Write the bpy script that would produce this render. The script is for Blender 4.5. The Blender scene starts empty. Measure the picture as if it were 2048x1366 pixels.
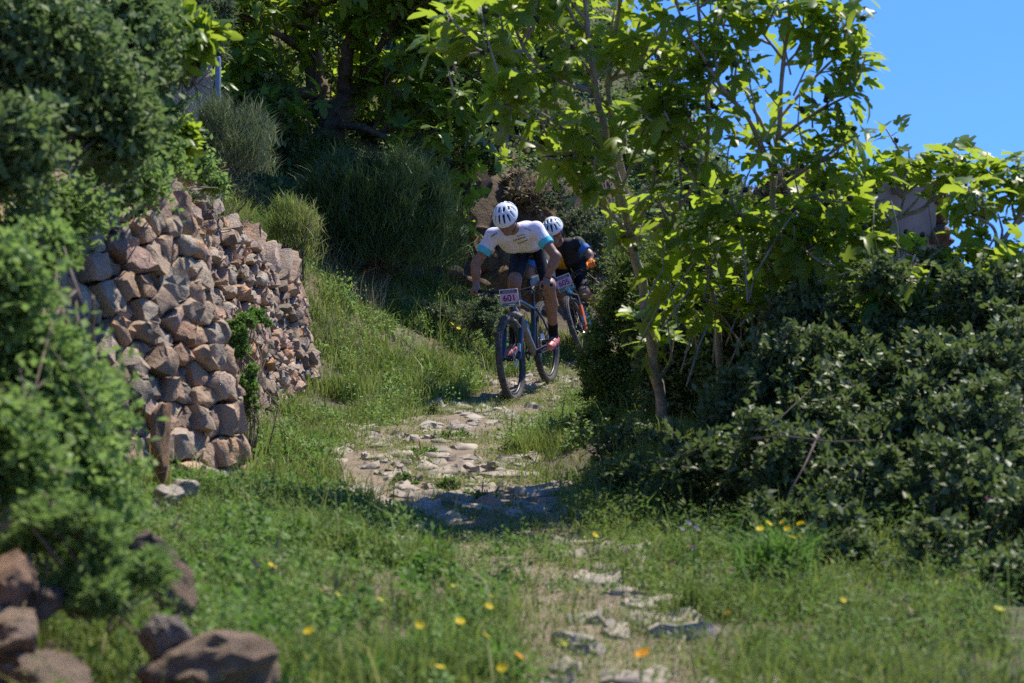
import bpy, bmesh, math, random
import numpy as np
from mathutils import Vector, Matrix, Euler, Quaternion
from mathutils.bvhtree import BVHTree

R = math.radians
scene = bpy.context.scene
COL = scene.collection

# ------------------------------------------------------------------ camera
F = 4012.0                      # focal length in photograph pixels (2048 wide)
cam_d = bpy.data.cameras.new('camera')
cam_d.sensor_width = 36.0
cam_d.lens = F / 2048 * 36.0
cam_d.clip_start = 0.05
cam_d.clip_end = 6000
cam_d.dof.use_dof = True
cam_d.dof.focus_distance = 16.6
cam_d.dof.aperture_fstop = 3.4
cam_d.dof.aperture_blades = 9
cam = bpy.data.objects.new('camera', cam_d)
COL.objects.link(cam)
cam.location = (0, 0, 0)
cam.rotation_euler = (R(90), 0, 0)
scene.camera = cam

# ------------------------------------------------------------------ sky and sun
SUN_EL, SUN_AZ = 58.0, 42.0     # azimuth from +Y towards +X
world = bpy.data.worlds.new('World')
scene.world = world
world.use_nodes = True
wn = world.node_tree
wn.nodes.clear()
sky = wn.nodes.new('ShaderNodeTexSky')
sky.sky_type = 'NISHITA'
sky.sun_disc = False
sky.sun_elevation = R(SUN_EL)
sky.sun_rotation = R(SUN_AZ)
sky.altitude = 1200
sky.air_density = 1.0
sky.dust_density = 0.0
sky.ozone_density = 3.0
hsv = wn.nodes.new('ShaderNodeHueSaturation')
hsv.inputs['Hue'].default_value = 0.512
hsv.inputs['Saturation'].default_value = 1.27
hsv.inputs['Value'].default_value = 1.0
bgn = wn.nodes.new('ShaderNodeBackground')
bgn.inputs['Strength'].default_value = 0.15
wo = wn.nodes.new('ShaderNodeOutputWorld')
# look the sky up a little higher than the ray, so the clear blue reaches down to the horizon
wtc = wn.nodes.new('ShaderNodeTexCoord')
wadd = wn.nodes.new('ShaderNodeVectorMath'); wadd.operation = 'ADD'
wadd.inputs[1].default_value = (0, 0, 0.31)
wnm = wn.nodes.new('ShaderNodeVectorMath'); wnm.operation = 'NORMALIZE'
wn.links.new(wtc.outputs['Generated'], wadd.inputs[0])
wn.links.new(wadd.outputs[0], wnm.inputs[0])
wn.links.new(wnm.outputs[0], sky.inputs[0])
wn.links.new(sky.outputs[0], hsv.inputs['Color'])
wn.links.new(hsv.outputs[0], bgn.inputs['Color'])
wn.links.new(bgn.outputs[0], wo.inputs['Surface'])

sun_d = bpy.data.lights.new('sun', 'SUN')
sun_d.energy = 4.0
sun_d.angle = R(0.53)
sun_d.color = (1.0, 0.93, 0.80)
sun = bpy.data.objects.new('sun', sun_d)
COL.objects.link(sun)
SUN_TO = Vector((math.cos(R(SUN_EL)) * math.sin(R(SUN_AZ)), math.cos(R(SUN_EL)) * math.cos(R(SUN_AZ)), math.sin(R(SUN_EL))))
sun.rotation_euler = SUN_TO.to_track_quat('Z', 'Y').to_euler()
sun.location = SUN_TO * 40

vs = scene.view_settings
vs.view_transform = 'Standard'
vs.look = 'None'
vs.exposure = 0.86
vs.gamma = 1.0
vs.use_curve_mapping = False
scene.render.engine = 'CYCLES'
scene.cycles.max_bounces = 7
scene.cycles.diffuse_bounces = 4
scene.cycles.glossy_bounces = 2
scene.cycles.transmission_bounces = 4
scene.cycles.use_denoising = False
scene.cycles.use_adaptive_sampling = True
scene.cycles.adaptive_threshold = 0.012
scene.cycles.sample_clamp_indirect = 3.0
scene.cycles.sample_clamp_direct = 14.0

# ------------------------------------------------------------------ helpers
def at(px, py, d):
    return Vector(((px - 1024) / F * d, d, (683 - py) / F * d))

def rng(seed):
    return np.random.default_rng(seed)

def _hash(ix, iy, iz, seed):
    h = (ix * 374761393 + iy * 668265263 + iz * 2147483647 + seed * 1274126177) & 0xFFFFFFFF
    h = ((h ^ (h >> 13)) * 1274126177) & 0xFFFFFFFF
    h = h ^ (h >> 16)
    return (h & 0xFFFFFF) / float(0xFFFFFF)

def vnoise(p, seed=0):
    """value noise, p (...,3) -> 0..1"""
    p = np.asarray(p, float)
    i = np.floor(p).astype(np.int64)
    f = p - i
    f = f * f * (3 - 2 * f)
    out = 0
    for dx in (0, 1):
        wx = f[..., 0] if dx else 1 - f[..., 0]
        for dy in (0, 1):
            wy = f[..., 1] if dy else 1 - f[..., 1]
            for dz in (0, 1):
                wz = f[..., 2] if dz else 1 - f[..., 2]
                out = out + wx * wy * wz * _hash(i[..., 0] + dx, i[..., 1] + dy, i[..., 2] + dz, seed)
    return out

def fbm(p, seed=0, octv=3):
    p = np.asarray(p, float)
    s, a, t = 0, 1.0, 0
    for o in range(octv):
        s = s + a * vnoise(p * (2.03 ** o) + 17.3 * o, seed + o)
        t += a
        a *= 0.5
    return s / t

def n2(x, y, sc, seed=0, octv=3):
    x, y = np.broadcast_arrays(np.asarray(x, float), np.asarray(y, float))
    return fbm(np.stack([x / sc, y / sc, np.zeros_like(x)], -1), seed, octv)

def sstep(a, b, x):
    t = np.clip((np.asarray(x, float) - a) / (b - a), 0, 1)
    return t * t * (3 - 2 * t)

def mesh_from(name, verts, faces, mats=None, fmat=None, smooth=False, tint=None):
    me = bpy.data.meshes.new(name)
    verts = np.asarray(verts, float)
    if isinstance(faces, np.ndarray):
        n, k = faces.shape
        me.vertices.add(len(verts))
        me.vertices.foreach_set('co', verts.ravel())
        me.loops.add(n * k)
        me.loops.foreach_set('vertex_index', faces.astype(np.int32).ravel())
        me.polygons.add(n)
        me.polygons.foreach_set('loop_start', np.arange(0, n * k, k, dtype=np.int32))
        me.update(calc_edges=True)
    else:
        me.from_pydata([tuple(v) for v in verts], [], [tuple(int(i) for i in f) for f in faces])
        me.update()
    if mats is not None:
        for m in (mats if isinstance(mats, (list, tuple)) else [mats]):
            me.materials.append(m)
    if fmat is not None:
        me.polygons.foreach_set('material_index', np.asarray(fmat, np.int32))
    if smooth:
        me.polygons.foreach_set('use_smooth', np.ones(len(me.polygons), bool))
    if tint is not None:
        a = me.attributes.new('tint', 'FLOAT', 'POINT')
        a.data.foreach_set('value', np.asarray(tint, np.float32))
    return me

def link(name, me, parent=None):
    o = bpy.data.objects.new(name, me)
    COL.objects.link(o)
    if parent is not None:
        o.parent = parent
        o.matrix_parent_inverse = parent.matrix_basis.inverted()
    return o

def tag(o, label=None, cat=None, group=None, kind=None):
    if label: o['label'] = label
    if cat: o['category'] = cat
    if group: o['group'] = group
    if kind: o['kind'] = kind
    return o

def thing(name, loc, label, cat, group=None, rot=None):
    o = bpy.data.objects.new(name, None)
    o.empty_display_size = 0.05
    COL.objects.link(o)
    o.location = loc
    if rot is not None:
        o.rotation_euler = rot
    tag(o, label, cat, group)
    o.matrix_basis   # keep
    return o

class MB:
    """collects geometry for one mesh"""
    def __init__(s):
        s.v, s.f, s.n, s.t = [], [], 0, []
    def add(s, v, f, tint=0.5):
        v = np.asarray(v, float).reshape(-1, 3)
        s.v.append(v)
        s.f += [[i + s.n for i in ff] for ff in f]
        s.t.append(np.full(len(v), tint))
        s.n += len(v)
    def tube(s, pts, rad, sides=6, tint=0.5, cap=True):
        pts = np.asarray([tuple(p) for p in pts], float)
        n = len(pts)
        rad = np.broadcast_to(np.asarray(rad, float), (n,))
        tan = np.gradient(pts, axis=0)
        tan /= np.linalg.norm(tan, axis=1, keepdims=True) + 1e-9
        ref = np.array([0, 0, 1.0]) if abs(tan[0, 2]) < 0.9 else np.array([1.0, 0, 0])
        vs_ = []
        u = np.cross(tan[0], ref); u /= np.linalg.norm(u)
        for i in range(n):
            u = u - tan[i] * np.dot(u, tan[i]); u /= np.linalg.norm(u) + 1e-9
            w = np.cross(tan[i], u)
            for k in range(sides):
                a = 2 * math.pi * k / sides
                vs_.append(pts[i] + rad[i] * (math.cos(a) * u + math.sin(a) * w))
        fs = []
        for i in range(n - 1):
            for k in range(sides):
                a, b = i * sides + k, i * sides + (k + 1) % sides
                fs.append([a, b, b + sides, a + sides])
        if cap:
            fs.append(list(range(sides))[::-1])
            fs.append(list(range((n - 1) * sides, n * sides)))
        s.add(vs_, fs, tint)
    def box(s, c, size, rot=None, tint=0.5):
        c = np.asarray(c, float); h = np.asarray(size, float) / 2
        v = np.array([[x, y, z] for x in (-1, 1) for y in (-1, 1) for z in (-1, 1)], float) * h
        if rot is not None:
            v = v @ np.array(rot.to_matrix()).T
        s.add(v + c, [[0, 1, 3, 2], [4, 6, 7, 5], [0, 4, 5, 1], [2, 3, 7, 6], [0, 2, 6, 4], [1, 5, 7, 3]], tint)
    def ring(s, c, axis, r, tube_r, seg=48, sides=8, squash=1.0, tint=0.5):
        """torus round an axis vector"""
        c = np.asarray(c, float); ax = np.asarray(axis, float); ax = ax / np.linalg.norm(ax)
        ref = np.array([0, 0, 1.0]) if abs(ax[2]) < 0.9 else np.array([1.0, 0, 0])
        u = np.cross(ax, ref); u /= np.linalg.norm(u); w = np.cross(ax, u)
        v, f = [], []
        for i in range(seg):
            a = 2 * math.pi * i / seg
            d = math.cos(a) * u + math.sin(a) * w
            for k in range(sides):
                b = 2 * math.pi * k / sides
                v.append(c + d * (r + tube_r * math.cos(b)) + ax * tube_r * squash * math.sin(b))
        for i in range(seg):
            for k in range(sides):
                i2, k2 = (i + 1) % seg, (k + 1) % sides
                f.append([i * sides + k, i2 * sides + k, i2 * sides + k2, i * sides + k2])
        s.add(v, f, tint)
    def disc(s, c, axis, r, th, seg=24, hole=0.0, tint=0.5):
        c = np.asarray(c, float); ax = np.asarray(axis, float); ax = ax / np.linalg.norm(ax)
        ref = np.array([0, 0, 1.0]) if abs(ax[2]) < 0.9 else np.array([1.0, 0, 0])
        u = np.cross(ax, ref); u /= np.linalg.norm(u); w = np.cross(ax, u)
        v, f = [], []
        for i in range(seg):
            a = 2 * math.pi * i / seg
            d = math.cos(a) * u + math.sin(a) * w
            v += [c + d * r - ax * th / 2, c + d * r + ax * th / 2, c + d * hole - ax * th / 2, c + d * hole + ax * th / 2]
        for i in range(seg):
            a, b = 4 * i, 4 * ((i + 1) % seg)
            f += [[a, b, b + 1, a + 1], [a + 1, b + 1, b + 3, a + 3], [a + 2, b + 2, b, a], [a + 3, b + 3, b + 2, a + 2]]
        s.add(v, f, tint)
    def mesh(s, name, mat, smooth=False, sharp=None):
        v = np.concatenate(s.v) if s.v else np.zeros((0, 3))
        me = mesh_from(name, v, s.f, mat, smooth=smooth, tint=np.concatenate(s.t))
        if sharp is not None:
            me.set_sharp_from_angle(angle=R(sharp))
        return me
    def build(s, name, mat, parent=None, smooth=False, sharp=None):
        return link(name, s.mesh(name, mat, smooth, sharp), parent)

# ------------------------------------------------------------------ materials
def newmat(name):
    m = bpy.data.materials.new(name)
    m.use_nodes = True
    nt = m.node_tree
    b = nt.nodes['Principled BSDF']
    return m, nt, b

def N(nt, t, **kw):
    n = nt.nodes.new(t)
    for k, v in kw.items():
        setattr(n, k, v)
    return n

def ramp(nt, fac, stops, interp='LINEAR'):
    r = nt.nodes.new('ShaderNodeValToRGB')
    r.color_ramp.interpolation = interp
    e = r.color_ramp.elements
    while len(e) > 1: e.remove(e[-1])
    e[0].position = stops[0][0]; e[0].color = (*stops[0][1], 1)
    for p, c in stops[1:]:
        x = e.new(p); x.color = (*c, 1)
    if fac is not None:
        nt.links.new(fac, r.inputs['Fac'])
    return r

def noise(nt, scale, detail=4, rough=0.55, coord='Object', vec=None):
    tc = nt.nodes.new('ShaderNodeTexCoord')
    n = nt.nodes.new('ShaderNodeTexNoise')
    n.inputs['Scale'].default_value = scale
    n.inputs['Detail'].default_value = detail
    n.inputs['Roughness'].default_value = rough
    nt.links.new(vec if vec is not None else tc.outputs[coord], n.inputs['Vector'])
    return n

def mix(nt, fac, a, b, blend='MIX'):
    m = nt.nodes.new('ShaderNodeMix')
    m.data_type = 'RGBA'
    m.blend_type = blend
    def put(s, v):
        if isinstance(v, (tuple, list)): s.default_value = (*v, 1) if len(v) == 3 else v
        elif isinstance(v, (int, float)): s.default_value = v
        else: nt.links.new(v, s)
    put(m.inputs[0], fac); put(m.inputs[6], a); put(m.inputs[7], b)
    return m.outputs[2]

def mth(nt, op, a, b=None):
    m = nt.nodes.new('ShaderNodeMath'); m.operation = op
    for i, v in enumerate((a, b)):
        if v is None: continue
        if isinstance(v, (int, float)): m.inputs[i].default_value = v
        else: nt.links.new(v, m.inputs[i])
    return m.outputs[0]

def bump(nt, b, height, strength=0.5, dist=0.02):
    n = nt.nodes.new('ShaderNodeBump')
    n.inputs['Strength'].default_value = strength
    n.inputs['Distance'].default_value = dist
    nt.links.new(height, n.inputs['Height'])
    nt.links.new(n.outputs[0], b.inputs['Normal'])

def plain(name, col, rough=0.6, metal=0.0, var=0.15, nscale=18, spec=0.5, bmp=0.0):
    m, nt, b = newmat(name)
    n = noise(nt, nscale)
    lo = tuple(c * (1 - var) for c in col); hi = tuple(min(1, c * (1 + var)) for c in col)
    r = ramp(nt, n.outputs['Fac'], [(0.3, lo), (0.7, hi)])
    nt.links.new(r.outputs[0], b.inputs['Base Color'])
    b.inputs['Roughness'].default_value = rough
    b.inputs['Metallic'].default_value = metal
    b.inputs['Specular IOR Level'].default_value = spec
    if bmp: bump(nt, b, n.outputs['Fac'], bmp, 0.01)
    return m

def leafmat(name, cols, trans_col, trans=0.35, rough=0.45, spec=0.4, use_obj=False):
    """cols: ramp stops by the per-leaf tint; translucent back light"""
    m, nt, b = newmat(name)
    if use_obj:
        oi = N(nt, 'ShaderNodeObjectInfo'); fac = oi.outputs['Random']
    else:
        at_ = N(nt, 'ShaderNodeAttribute', attribute_name='tint'); fac = at_.outputs['Fac']
    r = ramp(nt, fac, cols)
    nz = noise(nt, 9, 3)
    c = mix(nt, 0.35, r.outputs[0], ramp(nt, nz.outputs['Fac'], [(0.3, (0.35, 0.35, 0.35)), (0.7, (1, 1, 1))]).outputs[0], 'MULTIPLY')
    nt.links.new(c, b.inputs['Base Color'])
    b.inputs['Roughness'].default_value = rough
    b.inputs['Specular IOR Level'].default_value = spec
    t = N(nt, 'ShaderNodeBsdfTranslucent')
    tc = mix(nt, 0.6, r.outputs[0], trans_col)
    nt.links.new(tc, t.inputs['Color'])
    ms = N(nt, 'ShaderNodeMixShader')
    ms.inputs[0].default_value = trans
    out = nt.nodes['Material Output']
    nt.links.new(b.outputs[0], ms.inputs[1]); nt.links.new(t.outputs[0], ms.inputs[2])
    nt.links.new(ms.outputs[0], out.inputs['Surface'])
    return m

M = {}
def stone_mat(name, stops, dark=(0.05, 0.045, 0.04), bs=0.6):
    m, nt, b = newmat(name)
    oi = N(nt, 'ShaderNodeObjectInfo')
    at_ = N(nt, 'ShaderNodeAttribute', attribute_name='tint')
    base = ramp(nt, mth(nt, 'FRACT', mth(nt, 'ADD', oi.outputs['Random'], at_.outputs['Fac'])), stops)
    n1 = noise(nt, 7, 6, 0.65); n2_ = noise(nt, 38, 5, 0.7); n3 = noise(nt, 2.6, 4)
    c = mix(nt, 0.75, base.outputs[0], ramp(nt, n1.outputs['Fac'], [(0.25, (0.45, 0.42, 0.4)), (0.5, (0.85, 0.83, 0.8)), (0.75, (1.15, 1.1, 1.0))]).outputs[0], 'MULTIPLY')
    c = mix(nt, ramp(nt, n3.outputs['Fac'], [(0.5, (0, 0, 0)), (0.68, (0.7, 0.7, 0.7))]).outputs[0], c, dark)
    c = mix(nt, ramp(nt, n2_.outputs['Fac'], [(0.58, (0, 0, 0)), (0.72, (0.5, 0.5, 0.5))]).outputs[0], c, (0.42, 0.37, 0.3))
    nt.links.new(c, b.inputs['Base Color'])
    b.inputs['Roughness'].default_value = 0.9
    b.inputs['Specular IOR Level'].default_value = 0.25
    h = mth(nt, 'ADD', mth(nt, 'MULTIPLY', n1.outputs['Fac'], 1.0), mth(nt, 'MULTIPLY', n2_.outputs['Fac'], 0.5))
    bump(nt, b, h, bs, 0.03)
    return m
M['wallstone'] = stone_mat('wall stone', [(0.0, (0.36, 0.25, 0.17)), (0.1, (0.52, 0.36, 0.25)), (0.2, (0.30, 0.25, 0.21)), (0.3, (0.55, 0.42, 0.30)), (0.4, (0.40, 0.345, 0.29)), (0.5, (0.55, 0.33, 0.18)), (0.6, (0.47, 0.31, 0.25)), (0.7, (0.52, 0.45, 0.36)), (0.8, (0.27, 0.21, 0.17)), (0.9, (0.48, 0.34, 0.24)), (1.0, (0.36, 0.30, 0.25))], dark=(0.10, 0.085, 0.065), bs=1.0)
M['cobble'] = stone_mat('path stone', [(0.0, (0.41, 0.36, 0.295)), (0.3, (0.34, 0.295, 0.24)), (0.6, (0.46, 0.405, 0.33)), (1.0, (0.37, 0.315, 0.25))], dark=(0.22, 0.20, 0.17), bs=0.45)
M['rock'] = stone_mat('bank rock', [(0.0, (0.20, 0.125, 0.06)), (0.4, (0.27, 0.16, 0.07)), (0.7, (0.15, 0.11, 0.075)), (1.0, (0.30, 0.19, 0.09))], dark=(0.045, 0.035, 0.025), bs=1.0)
M['boulder'] = stone_mat('boulder', [(0.0, (0.36, 0.26, 0.18)), (0.5, (0.42, 0.30, 0.19)), (1.0, (0.33, 0.25, 0.185))], dark=(0.11, 0.09, 0.07), bs=1.0)

# ground: soil with litter, moss patches
m, nt, b = newmat('soil')
n1 = noise(nt, 0.9, 6); n2m = noise(nt, 9, 6, 0.7); n3 = noise(nt, 55, 4, 0.7)
c = ramp(nt, n2m.outputs['Fac'], [(0.28, (0.09, 0.065, 0.04)), (0.5, (0.17, 0.12, 0.075)), (0.72, (0.25, 0.19, 0.12))]).outputs[0]
c = mix(nt, ramp(nt, n1.outputs['Fac'], [(0.42, (0, 0, 0)), (0.6, (0.6, 0.6, 0.6))]).outputs[0], c, (0.07, 0.085, 0.03))
c = mix(nt, 0.5, c, ramp(nt, n3.outputs['Fac'], [(0.3, (0.5, 0.5, 0.5)), (0.7, (1.2, 1.2, 1.2))]).outputs[0], 'MULTIPLY')
nt.links.new(c, b.inputs['Base Color']); b.inputs['Roughness'].default_value = 0.95
bump(nt, b, n3.outputs['Fac'], 0.7, 0.03)
M['soil'] = m
m, nt, b = newmat('path dirt')
n2m = noise(nt, 5, 6, 0.7); n3 = noise(nt, 70, 4, 0.75)
c = ramp(nt, n2m.outputs['Fac'], [(0.3, (0.15, 0.11, 0.07)), (0.5, (0.24, 0.18, 0.12)), (0.7, (0.34, 0.265, 0.185))]).outputs[0]
c = mix(nt, 0.55, c, ramp(nt, n3.outputs['Fac'], [(0.3, (0.45, 0.42, 0.4)), (0.7, (1.2, 1.2, 1.2))]).outputs[0], 'MULTIPLY')
nt.links.new(c, b.inputs['Base Color']); b.inputs['Roughness'].default_value = 0.95
bump(nt, b, n3.outputs['Fac'], 0.6, 0.02)
M['dirt'] = m

M['fig_leaf'] = leafmat('fig leaf', [(0.0, (0.07, 0.14, 0.018)), (0.35, (0.10, 0.19, 0.022)), (0.7, (0.15, 0.26, 0.03)), (1.0, (0.22, 0.31, 0.04))], (0.54, 0.68, 0.05), 0.54, 0.42, 0.38, use_obj=True)
M['fig_foliage'] = leafmat('fig foliage', [(0.0, (0.07, 0.14, 0.018)), (0.35, (0.10, 0.19, 0.022)), (0.7, (0.15, 0.26, 0.03)), (1.0, (0.22, 0.31, 0.04))], (0.54, 0.68, 0.05), 0.54, 0.42, 0.38)
M['bramble_leaf'] = leafmat('bramble leaf', [(0.0, (0.083, 0.119, 0.039)), (0.5, (0.138, 0.186, 0.066)), (0.85, (0.221, 0.246, 0.113)), (1.0, (0.439, 0.402, 0.225))], (0.18, 0.28, 0.06), 0.28, 0.5, 0.3)
M['yellowgreen'] = leafmat('yellow-green shrub leaf', [(0.0, (0.068, 0.115, 0.027)), (0.5, (0.115, 0.189, 0.041)), (1.0, (0.230, 0.297, 0.081))], (0.3, 0.38, 0.05), 0.3, 0.6, 0.2)  # yellow-green is the leaf's own colour
M['creeper'] = leafmat('creeper leaf', [(0.0, (0.106, 0.185, 0.048)), (0.5, (0.211, 0.335, 0.090)), (1.0, (0.387, 0.484, 0.171))], (0.27, 0.42, 0.10), 0.44, 0.6, 0.2)
M['darkshrub'] = leafmat('dark shrub leaf', [(0.0, (0.087, 0.143, 0.049)), (0.5, (0.173, 0.244, 0.085)), (1.0, (0.343, 0.406, 0.163))], (0.18, 0.30, 0.08), 0.36, 0.6, 0.2)
M['greyshrub'] = leafmat('grey shrub leaf', [(0.0, (0.069, 0.098, 0.046)), (0.5, (0.127, 0.172, 0.086)), (1.0, (0.218, 0.270, 0.149))], (0.22, 0.28, 0.1), 0.22, 0.6, 0.2)
M['broom'] = leafmat('broom stem', [(0.0, (0.035, 0.072, 0.022)), (0.6, (0.080, 0.144, 0.040)), (1.0, (0.160, 0.224, 0.064))], (0.08, 0.14, 0.03), 0.12, 0.5)
M['grass'] = leafmat('grass blade', [(0.0, (0.110, 0.172, 0.032)), (0.45, (0.178, 0.255, 0.052)), (0.72, (0.289, 0.337, 0.091)), (0.9, (0.441, 0.395, 0.149)), (1.0, (0.600, 0.523, 0.275))], (0.30, 0.40, 0.08), 0.34, 0.6, 0.2)
M['weed'] = leafmat('weed leaf', [(0.0, (0.076, 0.144, 0.031)), (0.5, (0.127, 0.230, 0.047)), (1.0, (0.228, 0.333, 0.088))], (0.2, 0.42, 0.06), 0.34, 0.6, 0.2)
M['sedum'] = leafmat('pale herb leaf', [(0.0, (0.12, 0.16, 0.045)), (0.5, (0.21, 0.26, 0.09)), (1.0, (0.36, 0.36, 0.18))], (0.35, 0.4, 0.1), 0.25, 0.6, 0.2)
M['dry'] = leafmat('dry stalk', [(0.0, (0.16, 0.12, 0.075)), (0.5, (0.30, 0.24, 0.15)), (1.0, (0.44, 0.37, 0.25))], (0.4, 0.34, 0.2), 0.15, 0.7)
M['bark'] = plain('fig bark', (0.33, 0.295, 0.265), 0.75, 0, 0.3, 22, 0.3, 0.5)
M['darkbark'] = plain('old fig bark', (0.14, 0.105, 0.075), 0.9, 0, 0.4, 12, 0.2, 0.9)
M['twig'] = plain('twig', (0.17, 0.13, 0.10), 0.85, 0, 0.35, 15, 0.2)
M['cane'] = plain('bramble cane', (0.26, 0.21, 0.165), 0.8, 0, 0.3, 15, 0.3)
M['fig'] = plain('fig fruit', (0.035, 0.045, 0.018), 0.5, 0, 0.4, 40, 0.4)
M['yellow'] = leafmat('yellow petal', [(0.0, (0.80, 0.58, 0.01)), (1.0, (0.85, 0.70, 0.03))], (0.9, 0.6, 0.02), 0.3, 0.6, 0.2)
M['orange_petal'] = leafmat('orange petal', [(0.0, (0.85, 0.36, 0.01)), (1.0, (0.85, 0.42, 0.02))], (0.9, 0.45, 0.02), 0.3, 0.6, 0.2)
M['pale_yellow'] = leafmat('pale yellow petal', [(0.0, (0.62, 0.60, 0.05)), (1.0, (0.72, 0.68, 0.10))], (0.7, 0.65, 0.08), 0.3, 0.6, 0.2)
M['pink'] = leafmat('pink petal', [(0.0, (0.55, 0.06, 0.22)), (1.0, (0.6, 0.12, 0.3))], (0.6, 0.1, 0.3), 0.3, 0.6, 0.2)
M['fluff'] = leafmat('pale seed head', [(0.0, (0.50, 0.42, 0.42)), (1.0, (0.62, 0.56, 0.55))], (0.6, 0.5, 0.5), 0.3, 0.8, 0.1)
M['steel'] = plain('galvanised steel', (0.20, 0.25, 0.31), 0.5, 0.35, 0.15, 30)
M['wire'] = plain('fence wire', (0.33, 0.35, 0.37), 0.5, 0.4, 0.1, 30)
# ------------------------------------------------------------------ terrain
WALL = np.array([[-1.0, 2.0], [-1.12, 4.0], [-1.32, 5.4], [-1.75, 7.2], [-1.98, 8.6], [-1.86, 9.4], [-1.40, 10.7], [-1.62, 11.5], [-2.02, 12.5], [-1.86, 13.8], [-1.60, 16.2], [-1.72, 16.9]])
WTOP = np.array([0.05, 0.15, 0.35, 0.62, 0.85, 0.98, 0.62, 0.95, 1.15, 1.08, 0.48, 0.25])
BATTER = 0.2

def pz(y): return np.interp(y, [-5, 2, 6, 8, 10, 12, 14, 16, 17, 18.1, 20, 22, 26, 32, 60], [-1.4, -1.22, -1.02, -.93, -.84, -.75, -.66, -.565, -.508, -.385, -.25, -.1, .2, .5, 1.5])
def pc(y): return np.interp(y, [0, 4, 6, 7.5, 10, 12, 14, 16, 17, 18.1, 20, 22, 24, 30], [.45, .36, .31, .2, -.2, -.58, -.52, -.15, 0.02, .3, .8, 1.6, 2.8, 7])
def phw(y): return np.interp(y, [5, 8, 10, 12, 15, 18], [.26, .32, .50, .58, .62, .52])

_seg = np.linalg.norm(np.diff(WALL, axis=0), axis=1)
_cum = np.concatenate([[0], np.cumsum(_seg)])
def wall_sd(x, y):
    """signed distance to the wall line (positive in front, towards the path) and arclength"""
    x, y = np.broadcast_arrays(np.asarray(x, float), np.asarray(y, float))
    best = np.full(x.shape, 1e9); sgn = np.ones(x.shape); arc = np.zeros(x.shape)
    for i in range(len(WALL) - 1):
        a, b = WALL[i], WALL[i + 1]; d = b - a; L = np.dot(d, d)
        t = np.clip(((x - a[0]) * d[0] + (y - a[1]) * d[1]) / L, 0, 1)
        qx, qy = a[0] + t * d[0], a[1] + t * d[1]
        dd = np.hypot(x - qx, y - qy)
        side = (x - qx) * d[1] - (y - qy) * d[0]
        m = dd < best
        best = np.where(m, dd, best); sgn = np.where(m, np.sign(side + 1e-12), sgn); arc = np.where(m, _cum[i] + t * math.sqrt(L), arc)
    return best * sgn, arc

def bankfoot(x): return np.interp(x, [-9, -3, -1.2, 0, 1, 2, 4, 8, 20], [19.2, 19.8, 20.5, 21.4, 22.4, 24.2, 27.5, 35, 60])

def front_h(x, y):
    u = x - pc(y); hw = phw(y)
    z = pz(y)
    r = np.maximum(u - hw, 0); l = np.maximum(-u - hw, 0)
    z = z + 0.24 * sstep(0, 1.0, r) * sstep(8.5, 11.8, y) + 0.05 * n2(x, y, 0.8, 5)* sstep(0.0, 0.5, r)
    drop = np.maximum(x - 2.8, 0)
    z = z - np.minimum(0.22 * drop + 0.012 * drop ** 2, 14 + 0.001 * drop)
    k = sstep(14.8, 18.0, y)
    lrise = (1 - k) * 0.14 * np.minimum(l, 3) + k * (0.5 * np.minimum(l, 1.2) + 0.7 * np.clip(l - 1.2, 0, 9))
    q = np.maximum(y - bankfoot(x), 0)
    lim = (1 - 0.78 * sstep(0.9, 3.6, x)) * np.where(x > 0, np.clip(1 - 0.03 * np.maximum(y - 30, 0), 0.1, 1), 1)
    brise = lim * (1.75 * sstep(0, 1.15, q) + 0.45 * np.clip(q - 1.5, 0, 14))
    z = z + np.maximum(lrise, brise) + 0.25 * np.minimum(lrise, brise)
    face = sstep(0.0, 0.3, q) * (1 - sstep(1.2, 1.9, q))
    z = z + 0.35 * (n2(x, y * 0.6, 0.55, 9, 4) - 0.5) * face
    return z

def H(x, y):
    x, y = np.broadcast_arrays(np.asarray(x, float), np.asarray(y, float))
    z = front_h(x, y)
    sd, arc = wall_sd(x, y)
    top = np.interp(arc, _cum, WTOP)
    back = np.maximum(top + 0.62 * np.clip(-sd - 0.3, 0, 9), z)
    b = sstep(-0.16, -0.40, sd) * (1 - sstep(16.9, 17.8, y)) * sstep(0.5, 2.0, y + 1.5)
    z = z * (1 - b) + back * b
    z = z + 0.06 * (n2(x, y, 0.5, 2, 3) - 0.5)
    return z

def gpt(x, y): return Vector((x, y, float(H(x, y))))

def stretch(core, lo, hi, far, k=1.22):
    a = list(core); s = core[1] - core[0]; x = core[-1]; d = s
    while x < hi + far:
        d *= k; x += d; a.append(x)
    x = core[0]; d = s; pre = []
    while x > lo - far:
        d *= k; x -= d; pre.append(x)
    return np.array(pre[::-1] + a)

gx = stretch(np.arange(-4.2, 5.0, 0.075), -4.2, 5, 2500)
gy = stretch(np.arange(3.0, 27.0, 0.075), 3, 27, 2500)
GX, GY = np.meshgrid(gx, gy)
GZ = H(np.clip(GX, -60, 120), np.clip(GY, -40, 90))
nx, ny = len(gx), len(gy)
idx = np.arange(nx * ny).reshape(ny, nx)
fq = np.stack([idx[:-1, :-1], idx[:-1, 1:], idx[1:, 1:], idx[1:, :-1]], -1).reshape(-1, 4)
gm = mesh_from('ground', np.stack([GX, GY, GZ], -1).reshape(-1, 3), fq, [M['soil'], M['rock']], smooth=True)
cx = (GX[:-1, :-1] + GX[1:, 1:]) / 2; cy = (GY[:-1, :-1] + GY[1:, 1:]) / 2
qq = cy - bankfoot(cx)
gm.polygons.foreach_set('material_index', ((qq > 0.12) & (qq < 1.5) & (cx > -1.6) & (cx < 6)).astype(np.int32).ravel())
ground = tag(link('ground', gm), 'sloping earth and rock hillside around the stony path', None, None, 'structure')

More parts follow.
